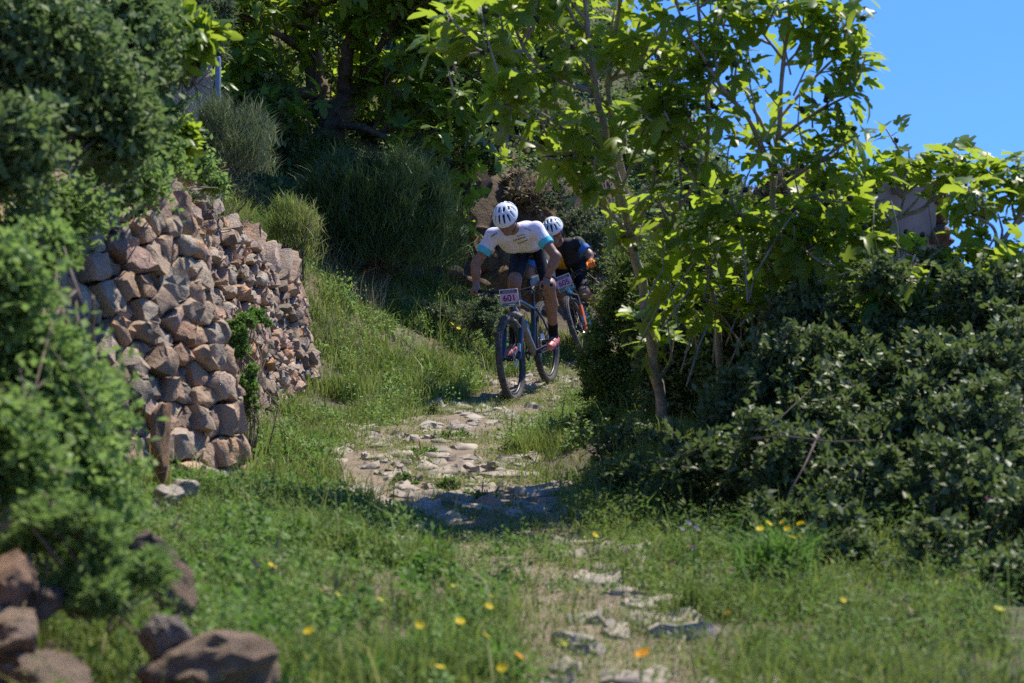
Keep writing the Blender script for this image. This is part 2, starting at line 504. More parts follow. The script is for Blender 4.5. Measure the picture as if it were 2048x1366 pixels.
# path sheet
py_ = np.arange(3.5, 26, 0.08); pu_ = np.linspace(-1, 1, 21)
_yy = np.repeat(py_, len(pu_)); _uu = np.tile(pu_, len(py_))
_w = phw(_yy) * (1.0 + 0.7 * (n2(_yy, np.where(_uu > 0, 3.0, 9.0), 0.6, 31) - 0.5))
PV = np.column_stack([pc(_yy) + _uu * _w, _yy])
pzv = H(PV[:, 0], PV[:, 1]) + 0.006
edge = np.abs(np.tile(pu_, len(py_))) > 0.93
pzv = pzv - 0.03 * edge
idx = np.arange(len(PV)).reshape(len(py_), len(pu_))
fq = np.stack([idx[:-1, :-1], idx[:-1, 1:], idx[1:, 1:], idx[1:, :-1]], -1).reshape(-1, 4)
path = tag(link('path', mesh_from('path', np.column_stack([PV, pzv]), fq, M['dirt'], smooth=True)), 'narrow dirt path laid with pale flat stones', None, None, 'structure')

# ------------------------------------------------------------------ voronoi stones
def clip_poly(poly, p, n):
    out = []
    k = len(poly)
    for i in range(k):
        a, b = poly[i], poly[(i + 1) % k]
        da, db = np.dot(a - p, n), np.dot(b - p, n)
        if da <= 0: out.append(a)
        if da * db < 0: out.append(a + (b - a) * (da / (da - db)))
    return out

def darts(n_try, sampler, radius, seed):
    g = rng(seed); pts = []; rr = []
    cell = {}
    for _ in range(n_try):
        p = sampler(g); r = radius(p, g)
        ok = True
        ci = (int(p[0] // 0.28), int(p[1] // 0.28))
        for i in range(ci[0] - 1, ci[0] + 2):
            for j in range(ci[1] - 1, ci[1] + 2):
                for k in cell.get((i, j), ()):
                    if np.hypot(*(pts[k] - p)) < 0.5 * (rr[k] + r): ok = False; break
                if not ok: break
            if not ok: break
        if ok:
            cell.setdefault(ci, []).append(len(pts)); pts.append(np.array(p)); rr.append(r)
    return np.array(pts), np.array(rr)

def cells(pts, maxr=0.5):
    out = []
    for i, p in enumerate(pts):
        d = np.hypot(*(pts - p).T)
        nb = [j for j in np.argsort(d)[1:22] if d[j] < 2 * maxr]
        r0 = maxr * 0.5
        poly = [p + r0 * np.array([math.cos(a), math.sin(a)]) for a in np.linspace(0, 2 * math.pi, 11)[:-1]]
        for j in nb:
            q = pts[j]
            poly = clip_poly(poly, (p + q) / 2, q - p)
            if len(poly) < 3: break
        out.append(poly)
    return out

def stone_rings(poly, g, gap=0.010, relief=0.05, back=0.14, tl=0.15, worn=False):
    """polygon -> local (a, b, depth) rings; returns verts, faces"""
    P = np.array(poly); c = P.mean(0)
    # drop tiny edges, subdivide long ones with a jitter
    keep = [P[0]]
    for p in P[1:]:
        if np.hypot(*(p - keep[-1])) > 0.025: keep.append(p)
    if len(keep) < 3: return None
    P = np.array(keep)
    Q = []
    for i in range(len(P)):
        a, b = P[i], P[(i + 1) % len(P)]
        Q.append(a)
        if np.hypot(*(b - a)) > 0.07: Q.append((a + b) / 2 + g.normal(0, 0.008, 2))
    Q = np.array(Q)
    if worn:                                  # corner cutting: worn, rounded outline
        n_ = np.roll(P, -1, axis=0); Q = np.stack([P * .75 + n_ * .25, P * .25 + n_ * .75], 1).reshape(-1, 2)
    size = np.sqrt(np.mean(np.sum((Q - c) ** 2, 1)))
    if size < 0.03: return None
    d = Q - c; ln = np.linalg.norm(d, axis=1, keepdims=True)
    # chamfer corners: pull far corners in a little
    d = d * (1 - 0.16 * np.clip(ln / ln.mean() - 1.05, 0, 1)) 
    d = d * (1 - gap / np.maximum(ln, 0.03))
    tilt = g.normal(0, tl, 2)
    k = len(Q); V = []
    def ring(sc, dep, jit, rough):
        dd = d * sc
        for v in dd:
            e = g.normal(0, jit, 2)
            V.append((c[0] + v[0] + e[0], c[1] + v[1] + e[1], dep + (np.dot(v, tilt) if rough else 0) + g.normal(0, jit)))
    s = min(size, 0.16)
    ring(0.9, -back, 0.003, False)
    ring(1.0, -0.35 * relief, 0.004, False)
    ring(0.95, 0.5 * relief, 0.006, True)
    ring(0.70, relief * (1.0), 0.004 + 0.06 * s, True)
    V.append((c[0], c[1], relief * 1.05 + g.normal(0, 0.008)))
    Fc = []
    for r_ in range(3):
        for i in range(k):
            a, b = r_ * k + i, r_ * k + (i + 1) % k
            Fc.append([a, b, b + k, a + k])
    for i in range(k):
        Fc.append([3 * k + i, 3 * k + (i + 1) % k, 4 * k])
    return np.array(V), Fc

# ---- wall
L0, L1 = 2.2, _cum[-1] - 0.02
_top = lambda s: np.interp(s, _cum, WTOP)
_bx = lambda s: np.interp(s, _cum, WALL[:, 0])
_by = lambda s: np.interp(s, _cum, WALL[:, 1])
_ts = np.linspace(0, _cum[-1], 400)
_tb = front_h(_bx(_ts) + 0.05, _by(_ts)) - 0.06
def wall_base(s): return np.interp(s, _ts, _tb)
def wsamp(g):
    s = g.uniform(L0, L1); h = _top(s) - wall_base(s)
    return (s, g.uniform(0, h))
def wrad(p, g):
    y = _by(p[0])
    big = np.interp(y, [8, 10.6, 11.5, 17], [0.152, 0.152, 0.112, 0.098])
    return big * g.uniform(0.45, 1.55) * (1.15 if p[1] < 0.35 else 1)
wp, wr = darts(34000, wsamp, wrad, 11)
wp_s = wp * np.array([0.62, 1.0])
wc = cells(wp_s, 0.45)
wall_root = thing('stone_wall', (float(WALL[6, 0]), float(WALL[6, 1]), -0.6), 'old rubble retaining wall of brown and orange stones holding up the bank', 'wall')
wall_root['kind'] = 'thing'
def wall_xyz(s, t, dep):
    e = 0.35
    dx = _bx(np.minimum(s + e, L1)) - _bx(np.maximum(s - e, 0)); dy = _by(np.minimum(s + e, L1)) - _by(np.maximum(s - e, 0))
    ln = np.hypot(dx, dy) + 1e-9
    off = dep - BATTER * t
    return np.column_stack([_bx(s) + dy / ln * off, _by(s) - dx / ln * off, wall_base(s) + t + 0.15 * dep])
g = rng(12)
stones = []
for poly, p in zip(wc, wp):
    if len(poly) < 3: continue
    poly = [q / np.array([0.62, 1.0]) for q in poly]
    r_ = stone_rings(poly, g, gap=0.006, relief=g.uniform(0.012, 0.042), back=0.16, tl=0.11)
    if r_ is None: continue
    V, Fc = r_
    if p[1] > (_top(p[0]) - wall_base(p[0])) * 0.88 and g.uniform() < 0.25: continue
    prot = g.normal(0.0, 0.024) + 0.05 * (vnoise(np.array([[p[0] * 1.1, p[1] * 1.5, 0]]), 4)[0] - 0.5)
    W = wall_xyz(V[:, 0], np.maximum(V[:, 1], -0.15), V[:, 2] + prot)
    y = _by(p[0])
    area = np.ptp(W[:, 2]) * max(np.ptp(W[:, 0]), np.ptp(W[:, 1]) * .3) / y ** 2
    stones.append((area * (1 if y > 8.3 else 0.3), W, Fc))
stones.sort(key=lambda s: -s[0])
rest = MB()
for i, (a_, W, Fc) in enumerate(stones):
    if i < 300:
        me = mesh_from('stone', W, Fc, M['wallstone'], smooth=True, tint=np.zeros(len(W)))
        me.set_sharp_from_angle(angle=R(54))
        link('stone', me, wall_root)
    else:
        rest.add(W, Fc, float(g.uniform()))
if rest.n:
    o = rest.build('small_stones', M['wallstone'], wall_root, True, 54); o['kind'] = 'stuff'
print('wall stones', len(stones))

# ---- path cobbles
def csamp(g):
    y = g.uniform(4.6, 20.5); return (g.uniform(-1, 1) * phw(y) * 1.0, y)
def crad(p, g): return g.uniform(0.10, 0.36)
cp, cr = darts(22000, csamp, crad, 21)
cc = cells(cp * np.array([1, 0.8]), 0.5)
g = rng(22); ncob = 0
for poly, p in zip(cc, cp):
    if len(poly) < 3: continue
    x, y = pc(p[1]) + p[0], p[1]
    bare = 1 if (8.5 < y < 18) else 1.0
    if n2(x, y, 0.7, 41) < (0.36 if y > 8.5 else 0.30) or g.uniform() > 0.80 * bare: continue
    if 10.6 < y < 12.2 and p[0] < -0.28: continue           # bare dirt patch
    poly = [q / np.array([1, 0.8]) for q in poly]
    r_ = stone_rings(poly, g, gap=g.uniform(0.02, 0.05), relief=g.uniform(0.014, 0.030), back=0.08, tl=0.035, worn=True)
    if r_ is None: continue
    V, Fc = r_
    X = pc(V[:, 1]) + V[:, 0] ; Y = V[:, 1]
    z0 = float(H(x, y)); slope = H(X, Y) - z0
    Z = z0 + slope * 0.85 + V[:, 2] + 0.002
    me = mesh_from('path_stone', np.column_stack([X, Y, Z]), Fc, M['cobble'], smooth=True, tint=np.zeros(len(V)))
    me.set_sharp_from_angle(angle=R(50))
    link('path_stone', me, path); ncob += 1
print('cobbles', ncob)

def ray_ground(px, py, d0=4.0, d1=60.0):
    d = np.linspace(d0, d1, 1200)
    x = (px - 1024) / F * d; z = (683 - py) / F * d
    hit = np.argmax(z < H(x, d))
    return float(d[hit]) if z[hit] < H(x[hit], d[hit]) else d1

# rocks standing out of the earth bank behind the riders
def rock_mesh(seed, name='rock', sub=3, mat='rock', amp=0.55, cuts=12):
    g = rng(seed)
    bm = bmesh.new(); bmesh.ops.create_icosphere(bm, subdivisions=sub, radius=1.0)
    V = np.array([v.co[:] for v in bm.verts])
    for _ in range(cuts):                     # planar facets
        n = g.normal(size=3); n /= np.linalg.norm(n); h = g.uniform(0.45, 0.8)
        d = V @ n - h
        V = V - np.where(d > 0, d * 0.92, 0)[:, None] * n
    V = V * (1 + amp * (fbm(V * 2.3 + seed, seed, 4) - 0.5))[:, None]
    V = V * (1 + 0.16 * (fbm(V * 7 + seed, seed + 3, 3) - 0.5))[:, None]
    for v, c in zip(bm.verts, V): v.co = c
    me = bpy.data.meshes.new(name); bm.to_mesh(me); bm.free()
    me.materials.append(M[mat]); me.polygons.foreach_set('use_smooth', np.ones(len(me.polygons), bool))
    me.set_sharp_from_angle(angle=R(35))
    return me
rock_meshes = [rock_mesh(500 + i) for i in range(6)]
g = rng(510)
for i in range(46):
    px, py = g.uniform(870, 1260), g.uniform(300, 600)
    d = ray_ground(px, py, 18.5, 40)
    p = at(px, py, d)
    o = link('rock', rock_meshes[i % 6], ground)
    s_ = g.uniform(0.12, 0.34)
    o.matrix_basis = Matrix.Translation(p + Vector((0, s_ * .35, -s_ * .2))) @ Euler(g.uniform(0, 6.28, 3)).to_matrix().to_4x4() @ Matrix.Diagonal((s_ * 1.3, s_, s_ * .8, 1))
# ------------------------------------------------------------------ foliage tools
OVAL = (np.array([[0, 0, 0], [0.30, 0.42, 0.06], [0, 1, -0.10], [-0.30, 0.42, 0.06]], float), np.array([[0, 1, 2], [0, 2, 3]]))
NARROW = (np.array([[0, 0, 0], [0.13, 0.45, 0.03], [0, 1, -0.08], [-0.13, 0.45, 0.03]], float), np.array([[0, 1, 2], [0, 2, 3]]))
TRIFOIL = (np.array([[0, 0, 0], [.17, .35, .03], [0, .75, 0], [-.17, .35, .03], [.42, .05, .03], [.62, .32, -.04], [.3, .3, .03], [-.42, .05, .03], [-.62, .32, -.04], [-.3, .3, .03]], float),
           np.array([[0, 1, 2], [0, 2, 3], [0, 4, 5], [0, 5, 6], [0, 8, 7], [0, 9, 8]]))
_h = [(0.10, -0.09), (0.29, -0.04), (0.43, 0.13), (0.25, 0.24), (0.52, 0.50), (0.43, 0.63), (0.19, 0.50), (0.23, 0.80), (0.11, 0.99)]
_m = [(0, 0), (0, .25), (0, .5), (0, .8), (0, 1.06)]
def figleaf(fold, droop, wid=1.0):
    v = [(x, y) for x, y in _m] + [(x * wid, y) for x, y in _h] + [(-x * wid, y) for x, y in _h]
    v = np.array([(x, y, fold * abs(x) - droop * y * y - 0.25 * x * x * (1 if fold > 0 else -1)) for x, y in v])
    def half(o, fl):
        a = [None] + [5 + o * 9 + i for i in range(9)]
        t = [(0, a[1], a[2]), (0, a[2], 1), (a[2], a[3], a[4]), (1, a[2], a[4]), (1, a[4], a[7]), (a[4], a[5], a[6]), (a[4], a[6], a[7]), (1, a[7], 2), (2, a[7], 3), (a[7], a[8], 3), (a[8], a[9], 3), (a[9], 4, 3)]
        return [tuple(reversed(q)) if fl else q for q in t]
    return v, np.array(half(0, False) + half(1, True))
FIGS = [figleaf(0.7, 0.7, 0.8), figleaf(-0.5, 0.8, 0.9), figleaf(0.25, 0.15), figleaf(0.35, 0.4), figleaf(-0.2, 0.3, 1.05), figleaf(0.15, 0.55, 0.9), figleaf(0.5, 0.22, 0.95)]

def norm(a): return a / (np.linalg.norm(a, axis=-1, keepdims=True) + 1e-9)

def scatter(tmpl, pos, dirn, up, size, tint):
    tv, tf = tmpl
    n = len(pos)
    y = norm(dirn)
    z = up - y * np.sum(up * y, -1, keepdims=True); z = norm(z)
    x = np.cross(y, z)
    size = np.broadcast_to(size, (n,))[:, None, None]
    V = pos[:, None, :] + size * (tv[None, :, 0:1] * x[:, None, :] + tv[None, :, 1:2] * y[:, None, :] + tv[None, :, 2:3] * z[:, None, :])
    Fc = tf[None] + (np.arange(n) * len(tv))[:, None, None]
    return V.reshape(-1, 3), Fc.reshape(-1, tf.shape[1]), np.repeat(np.broadcast_to(tint, (n,)), len(tv))

def merge(parts):
    V, Fc, T, k = [], [], [], 0
    for v, f, t in parts:
        V.append(v); Fc.append(f + k); T.append(t); k += len(v)
    return np.concatenate(V), np.concatenate(Fc), np.concatenate(T)

def fmesh(name, parts, mat, parent=None, smooth=False):
    v, f, t = merge(parts) if isinstance(parts, list) else parts
    return link(name, mesh_from(name, v, f, mat, tint=t, smooth=smooth), parent)

def blades(base, h, w, lean, tint, g, upv=(0, 0, 1)):
    """curved grass blades: 5 verts, 3 tris each"""
    n = len(base)
    a = g.uniform(0, 2 * math.pi, n)
    fx = np.stack([np.cos(a), np.sin(a), np.zeros(n)], -1)
    b = g.uniform(0, 2 * math.pi, n)
    ld = np.stack([np.cos(b), np.sin(b), np.zeros(n)], -1)
    up = np.broadcast_to(np.asarray(upv, float), (n, 3))
    h = np.broadcast_to(h, (n,))[:, None]; w = np.broadcast_to(w, (n,))[:, None]; lean = np.broadcast_to(lean, (n,))[:, None]
    mid = base + up * h * 0.55 + ld * lean * h * 0.28
    tip = base + up * h * (1 - 0.35 * lean) + ld * lean * h
    V = np.stack([base - fx * w, base + fx * w, mid - fx * w * 0.8, mid + fx * w * 0.8, tip], 1)
    tf = np.array([[0, 1, 3], [0, 3, 2], [2, 3, 4]])
    Fc = tf[None] + (np.arange(n) * 5)[:, None, None]
    return V.reshape(-1, 3), Fc.reshape(-1, 3), np.repeat(np.broadcast_to(tint, (n,)), 5)

def sph(g, n):
    v = g.normal(size=(n, 3)); return norm(v)

def shrub(name, label, cat, base, blobs, mat, seed, twigs=260, per=16, leaf=OVAL, size=(0.02, 0.035), group=None, woody='twig',
          stems=10, spread=0.35, up_bias=0.35, droop=0.0, shell=0.45, part='foliage', gapk=0.42, hue=0.25, lumpy=True, stray=0.14, far=1.4):
    """blobs: list of (centre Vector, (rx, ry, rz)) ; leaves sit along twigs that fill the blobs"""
    g = rng(seed)
    root = thing(name, base, label, cat, group)
    sub_ = []
    for c0, r0 in blobs:
        c0 = np.array(c0); r0 = np.array(r0)
        sub_.append((c0, r0 * 0.75))
        for _ in range(9):
            dd = sph(g, 1)[0]; q = g.uniform(0.3, 0.56)
            sub_.append((c0 + dd * r0 * g.uniform(0.5, 0.95), r0 * q * g.uniform(0.8, 1.2, 3)))
    if lumpy: blobs = sub_
    vol = np.array([b[1][0] * b[1][1] * b[1][2] for b in blobs]) ** (2 / 3.); vol /= vol.sum()
    parts = []
    wood = MB()
    for (c, r), fr in zip(blobs, vol):
        c = np.array(c); r = np.array(r); n = max(6, int(twigs * fr))
        d = sph(g, n * 2); d[:, 2] = np.where(d[:, 2] < -0.55, -d[:, 2], d[:, 2])
        rad = shell + (1 - shell) * g.uniform(0, 1, n * 2) ** 0.7
        rad = np.where(g.uniform(size=n * 2) < stray, rad * g.uniform(1.05, far, n * 2), rad)
        endp = c + d * r * rad[:, None] * (0.62 + 0.66 * vnoise(d * 2.6 + seed, seed)[:, None])
        # leave holes so what is behind shows through
        keep = vnoise(endp * (1.3 / max(r.mean(), 0.12)) + seed * 3.1, seed + 7) > gapk * 0.95
        endp, d = endp[keep][:n], d[keep][:n]; n = len(endp)
        if n == 0: continue
        ln = g.uniform(0.6, 1.25, n) * spread * r.mean() * 1.6
        tdir = norm(d + g.normal(0, 0.5, (n, 3)) + np.array([0, 0, up_bias]))
        start = endp - tdir * ln[:, None]
        t = (np.arange(per) + 0.5) / per
        tt = np.clip(t[None] + g.uniform(-0.5, 0.5, (n, per)) / per, 0, 1)
        P = start[:, None] + (endp - start)[:, None] * tt[..., None]
        P[..., 2] -= droop * (tt ** 2) * ln[:, None]
        P = P + g.normal(0, 0.16 * spread * r.mean(), P.shape)
        P = P.reshape(-1, 3)
        ld = norm(np.repeat(tdir, per, 0) * 0.7 + g.normal(0, 0.7, P.shape))
        upv = norm(g.normal(0, 0.55, P.shape) + np.array([0.15, 0.05, 0.9]))
        clump = np.repeat(g.uniform(0, 1, n), per)
        tint = np.clip(hue * clump + (1 - hue) * g.beta(2, 2.2, len(P)), 0, 1)
        parts.append(scatter(leaf, P, ld, upv, g.uniform(*size, len(P)), tint))
        for i in range(0, n, max(1, n // 6)):
            wood.tube([start[i], (start[i] + endp[i]) / 2 + g.normal(0, 0.01, 3), endp[i]], [0.0035, 0.0025, 0.0012], 4)
        for i in range((1 if stems else 0) if lumpy else min(stems, 4)):
            k = g.integers(n)
            b0 = np.array(base) + g.normal(0, 0.05, 3) * np.array([1, 1, 0.1])
            m1 = b0 * 0.65 + c * 0.35 + g.normal(0, 0.05, 3); m2 = b0 * 0.25 + c * 0.75 + g.normal(0, 0.05, 3)
            wood.tube([b0, m1, m2, start[k]], [0.005, 0.0045, 0.0035, 0.002], 4)
    fo = fmesh(part, parts, mat, root); fo['kind'] = 'stuff'
    if woody and wood.n: wood.build('stems', M[woody], root, True)['kind'] = 'stuff'
    return root

def pb(px, py, d, rx, ry, dep=None):
    """blob from picture size at a depth, with real depth radius"""
    s = d / F
    return (at(px, py, d), (rx * s, dep if dep else (rx + ry) * 0.5 * s, ry * s))

# ------------------------------------------------------------------ fig trees
fig_leaf_meshes = []
for i, (v, f) in enumerate(FIGS):
    me = mesh_from('leaf', v, f, M['fig_leaf'], smooth=True)
    fig_leaf_meshes.append(me)
fr = MB()
_pv = []
for k, (zz, rr) in enumerate([(0, 0.12), (0.25, 0.42), (0.6, 0.62), (0.95, 0.5), (1.1, 0.18)]):
    _pv.append((zz, rr))
fr.tube([(0, 0, z) for z, r in _pv], [r for z, r in _pv], 8)
fruit_mesh = fr.mesh('fig_fruit', M['fig'], True)

def spline(pts, n):
    P = np.array(pts, float); k = len(P)
    t = np.linspace(0, k - 1, n); out = []
    Q = np.vstack([2 * P[0] - P[1], P, 2 * P[-1] - P[-2]])
    for x in t:
        i = min(int(x), k - 2); f = x - i
        p0, p1, p2, p3 = Q[i], Q[i + 1], Q[i + 2], Q[i + 3]
        out.append(0.5 * ((2 * p1) + (-p0 + p2) * f + (2 * p0 - 5 * p1 + 4 * p2 - p3) * f * f + (-p0 + 3 * p1 - 3 * p2 + p3) * f ** 3))
    return np.array(out)

def fig_tree(label, base, limbs, seed, bark, nsub, leaf_size, rosette=7, fruits=30, group=None, tipfrac=0.35, sublen=(0.22, 0.5), dj=0.25, keep=None, extra_tips=(), lean=0.0):
    """limbs: (points [(px,py,d)], r0, r1, level) level 0 = trunk/stems"""
    g = rng(seed)
    ln_ = lambda p: (p[0], p[1], p[2] - lean * min(max((840 - p[1]) / 840, 0), 1.1))
    limbs = [([ln_(p) for p in pts], a, b, c) for pts, a, b, c in limbs]; extra_tips = [ln_(p) for p in extra_tips]
    root = thing('fig_tree', base, label, 'tree', group)
    trunk = MB(); tips = []
    for li, (pts, r0, r1, lev) in enumerate(limbs):
        W = np.array([at(*p) for p in pts])
        S = spline(W, max(6, len(W) * 5))
        S = S + (fbm(S * 6 + seed, seed, 2)[:, None] - 0.5) * 0.03
        rad = np.linspace(r0, r1, len(S)) * (1 + 0.10 * np.sin(np.arange(len(S)) * 1.7 + li))
        if lev == 0:
            trunk.tube(S, rad, 10)
        else:
            mb = MB(); mb.tube(S, rad, 7); mb.build('branch', bark, root, True)
        tips.append((S[-1], norm(S[-1] - S[-3]), 1.0))
        ns = nsub + (lev == 0) * 2
        for k in range(ns):
            t = g.uniform(tipfrac if lev == 0 else 0.25, 0.98); i = int(t * (len(S) - 1)); i = min(i, len(S) - 2)
            tan = norm(S[i + 1] - S[i])
            d = norm(tan * 0.6 + sph(g, 1)[0] * 0.8 + np.array([0, 0, 0.55]))
            L = g.uniform(*sublen)
            e1 = S[i] + d * L * 0.5 + g.normal(0, 0.02, 3); d2 = norm(d + np.array([0, 0, 0.5]) + g.normal(0, 0.25, 3))
            e2 = e1 + d2 * L * 0.5
            sub = MB(); sub.tube([S[i], S[i] * .5 + e1 * .5, e1, e2], [min(rad[i] * 0.7, 0.012), 0.009, 0.007, 0.004], 5); sub.build('twig', bark, root, True)
            tips.append((e2, d2, g.uniform(0.8, 1.05)))
            if g.uniform() < 0.5: tips.append((e1 * 0.6 + e2 * 0.4, norm(d2 + g.normal(0, 0.5, 3)), 0.85))
    trunk.build('trunk', bark, root, True)
    for e in extra_tips:
        p = np.array(at(*e)); d = norm(np.array([g.normal(0, .4), g.normal(0, .4), 1.0]))
        sub = MB(); q = p - d * .15; q2 = q - np.array([g.normal(0, .08), g.normal(0, .05), .22]); sub.tube([q2, q * .5 + q2 * .5, q, p], [.006, .005, .0045, .003], 5); sub.build('twig', bark, root, True)
        tips.append((p, d, 1.0))
    items = []
    for p, d, sc in tips:
        n = int(rosette * g.uniform(0.7, 1.3))
        a0 = g.uniform(0, 6.28)
        ref = np.array([1.0, 0, 0]) if abs(d[0]) < 0.8 else np.array([0, 1.0, 0])
        u = norm(np.cross(d, ref)); w = np.cross(d, u)
        for k in range(n):
            a = a0 + k * 2.4
            out = math.cos(a) * u + math.sin(a) * w
            el = g.uniform(-0.05, 0.75)
            dirn = norm(out + d * el + np.array([0, 0, g.uniform(-0.35, 0.1)]))
            st = p - d * 0.03 * k / 2 + dirn * g.uniform(0.03, 0.08)
            upv = norm(d * 0.5 + np.array([0.12, 0.1, 0.9]) + g.normal(0, 0.38, 3))
            s = leaf_size * sc * (0.4 + 0.85 * g.beta(2.2, 1.8))
            items.append((st, dirn, upv, s, int(g.integers(len(FIGS)))))
    g.shuffle(items)
    def clear(it):
        q = it[0] + it[1] * it[3] * .5; x, y = 1024 + q[0] / q[1] * F, 683 - q[2] / q[1] * F
        return not (925 < x < 1135 and 385 < y < 830) and not (1080 < x < 1205 and 415 < y < 700 and g.uniform() < .9)
    ok_ruin = lambda it: not (1765 < 1024 + it[0][0] / it[0][1] * F < 1905 and 365 < 683 - it[0][2] / it[0][1] * F < 560 and g.uniform() < .72)
    if base[1] < 16: items = [it for it in items if ok_ruin(it)]
    if base[1] < 16: items = [it for it in items if clear(it)]
    def vis(it):
        q = it[0]; px = abs(q[0] / q[1] * F) < 1060 and -60 < 683 - q[2] / q[1] * F < 1400
        return it[3] / q[1] + (1 if px else 0)
    items.sort(key=lambda it: -vis(it))
    inv = Matrix.Translation(-Vector(base))
    for st, dirn, upv, s, k in items[:300]:
        y = Vector(norm(dirn)); z = Vector(upv); z = (z - y * z.dot(y)).normalized(); x = y.cross(z)
        mw = Matrix(((x.x * s, y.x * s, z.x * s, st[0]), (x.y * s, y.y * s, z.y * s, st[1]), (x.z * s, y.z * s, z.z * s, st[2]), (0, 0, 0, 1)))
        o = bpy.data.objects.new('leaf', fig_leaf_meshes[k]); COL.objects.link(o)
        o.parent = root; o.matrix_parent_inverse = inv; o.matrix_basis = mw
    restp = []
    for k in range(len(FIGS)):
        it = [q for q in items[300:] if q[4] == k]
        if it:
            restp.append(scatter(FIGS[k], np.array([q[0] for q in it]), np.array([q[1] for q in it]), np.array([q[2] for q in it]), np.array([q[3] for q in it]), g.uniform(0, 1, len(it))))
    if restp:
        o = fmesh('foliage', restp, M['fig_foliage'], root, True); o['kind'] = 'stuff'
    for k in range(fruits):
        p, d, sc = tips[int(g.integers(len(tips)))]
        q = p - d * g.uniform(0.0, 0.14) + sph(g, 1)[0] * 0.03
        o = bpy.data.objects.new('fig_fruit', fruit_mesh); COL.objects.link(o)
        s = g.uniform(0.022, 0.034)
        dd = Vector(norm(sph(g, 1)[0] + np.array([0, 0, 0.6]))).to_track_quat('Z', 'Y')
        o.parent = root; o.matrix_parent_inverse = inv; o.matrix_basis = Matrix.Translation(Vector(q)) @ dd.to_matrix().to_4x4() @ Matrix.Scale(s, 4)
    print('fig leaves', len(items))
    return root

A, B_, C_, D_ = 12.0, 11.6, 11.2, 10.6
fig_tree('young fig tree with smooth grey trunk forking above the riders', at(1330, 850, A), [
    ([(1335, 880, A), (1322, 800, A), (1303, 690, A), (1285, 570, A), (1262, 470, A)], .036, .027, 0),
    ([(1262, 470, A), (1235, 370, A), (1208, 260, A - .05), (1188, 150, A - .1), (1172, 40, A - .1), (1165, -70, A)], .027, .011, 0),
    ([(1262, 470, A), (1246, 370, A + .1), (1229, 270, A + .15), (1215, 175, A + .2), (1226, 90, A + .2), (1244, -20, A + .2)], .024, .010, 0),
    ([(1196, 185, A - .05), (1130, 165, A - .2), (1076, 128, A - .3), (1046, 95, A - .3), (1022, 30, A - .3)], .015, .007, 1),
    ([(1050, 102, A - .3), (1000, 108, A - .4), (955, 95, A - .45), (925, 55, A - .5)], .010, .005, 1),
    ([(1185, 120, A), (1130, 90, A + .1), (1095, 60, A + .2), (1085, 5, A + .2)], .012, .006, 1),
    ([(1172, 70, A), (1145, 35, A - .2), (1120, -20, A - .2)], .012, .006, 1),
    ([(1216, 170, A + .2), (1250, 120, A + .2), (1275, 60, A + .3), (1290, -10, A + .3)], .012, .006, 1),
    ([(1225, 160, A + .2), (1275, 135, A), (1320, 90, A - .1), (1345, 40, A - .1)], .011, .006, 1),
    ([(1236, 375, A), (1170, 310, A - .1), (1110, 305, A - .2), (1040, 275, A - .3), (985, 250, A - .3)], .012, .005, 1),
    ([(1222, 310, A), (1165, 270, A - .2), (1090, 240, A - .3), (1030, 215, A - .35), (985, 215, A - .4)], .011, .005, 1),
    ([(1262, 475, A), (1222, 425, A - .1), (1180, 395, A - .15), (1130, 350, A - .2)], .012, .006, 1),
    ([(1270, 480, A), (1335, 440, A - .2), (1385, 375, A - .3), (1405, 310, A - .3)], .016, .007, 1),
    ([(1265, 460, A), (1300, 400, A - .1), (1310, 330, A - .2), (1330, 250, A - .2)], .014, .006, 1),
    ([(1240, 380, A), (1270, 310, A), (1300, 230, A - .1), (1350, 180, A - .1)], .012, .006, 1),
], 101, M['bark'], 4, 0.145, 6, 46, 'young fig trees above the brambles', sublen=(0.15, 0.38), lean=1.5,
    extra_tips=[(1290 + 60 * (i % 3) + 13 * i % 40, 430 + 55 * (i // 3), A - .1 - .1 * (i % 4)) for i in range(12)] + [(905, 20, A), (960, 10, A - .4), (890, 60, A - .3), (1010, 170, A - .2), (1330, 560, A - .4), (1480, 560, A - .4)])
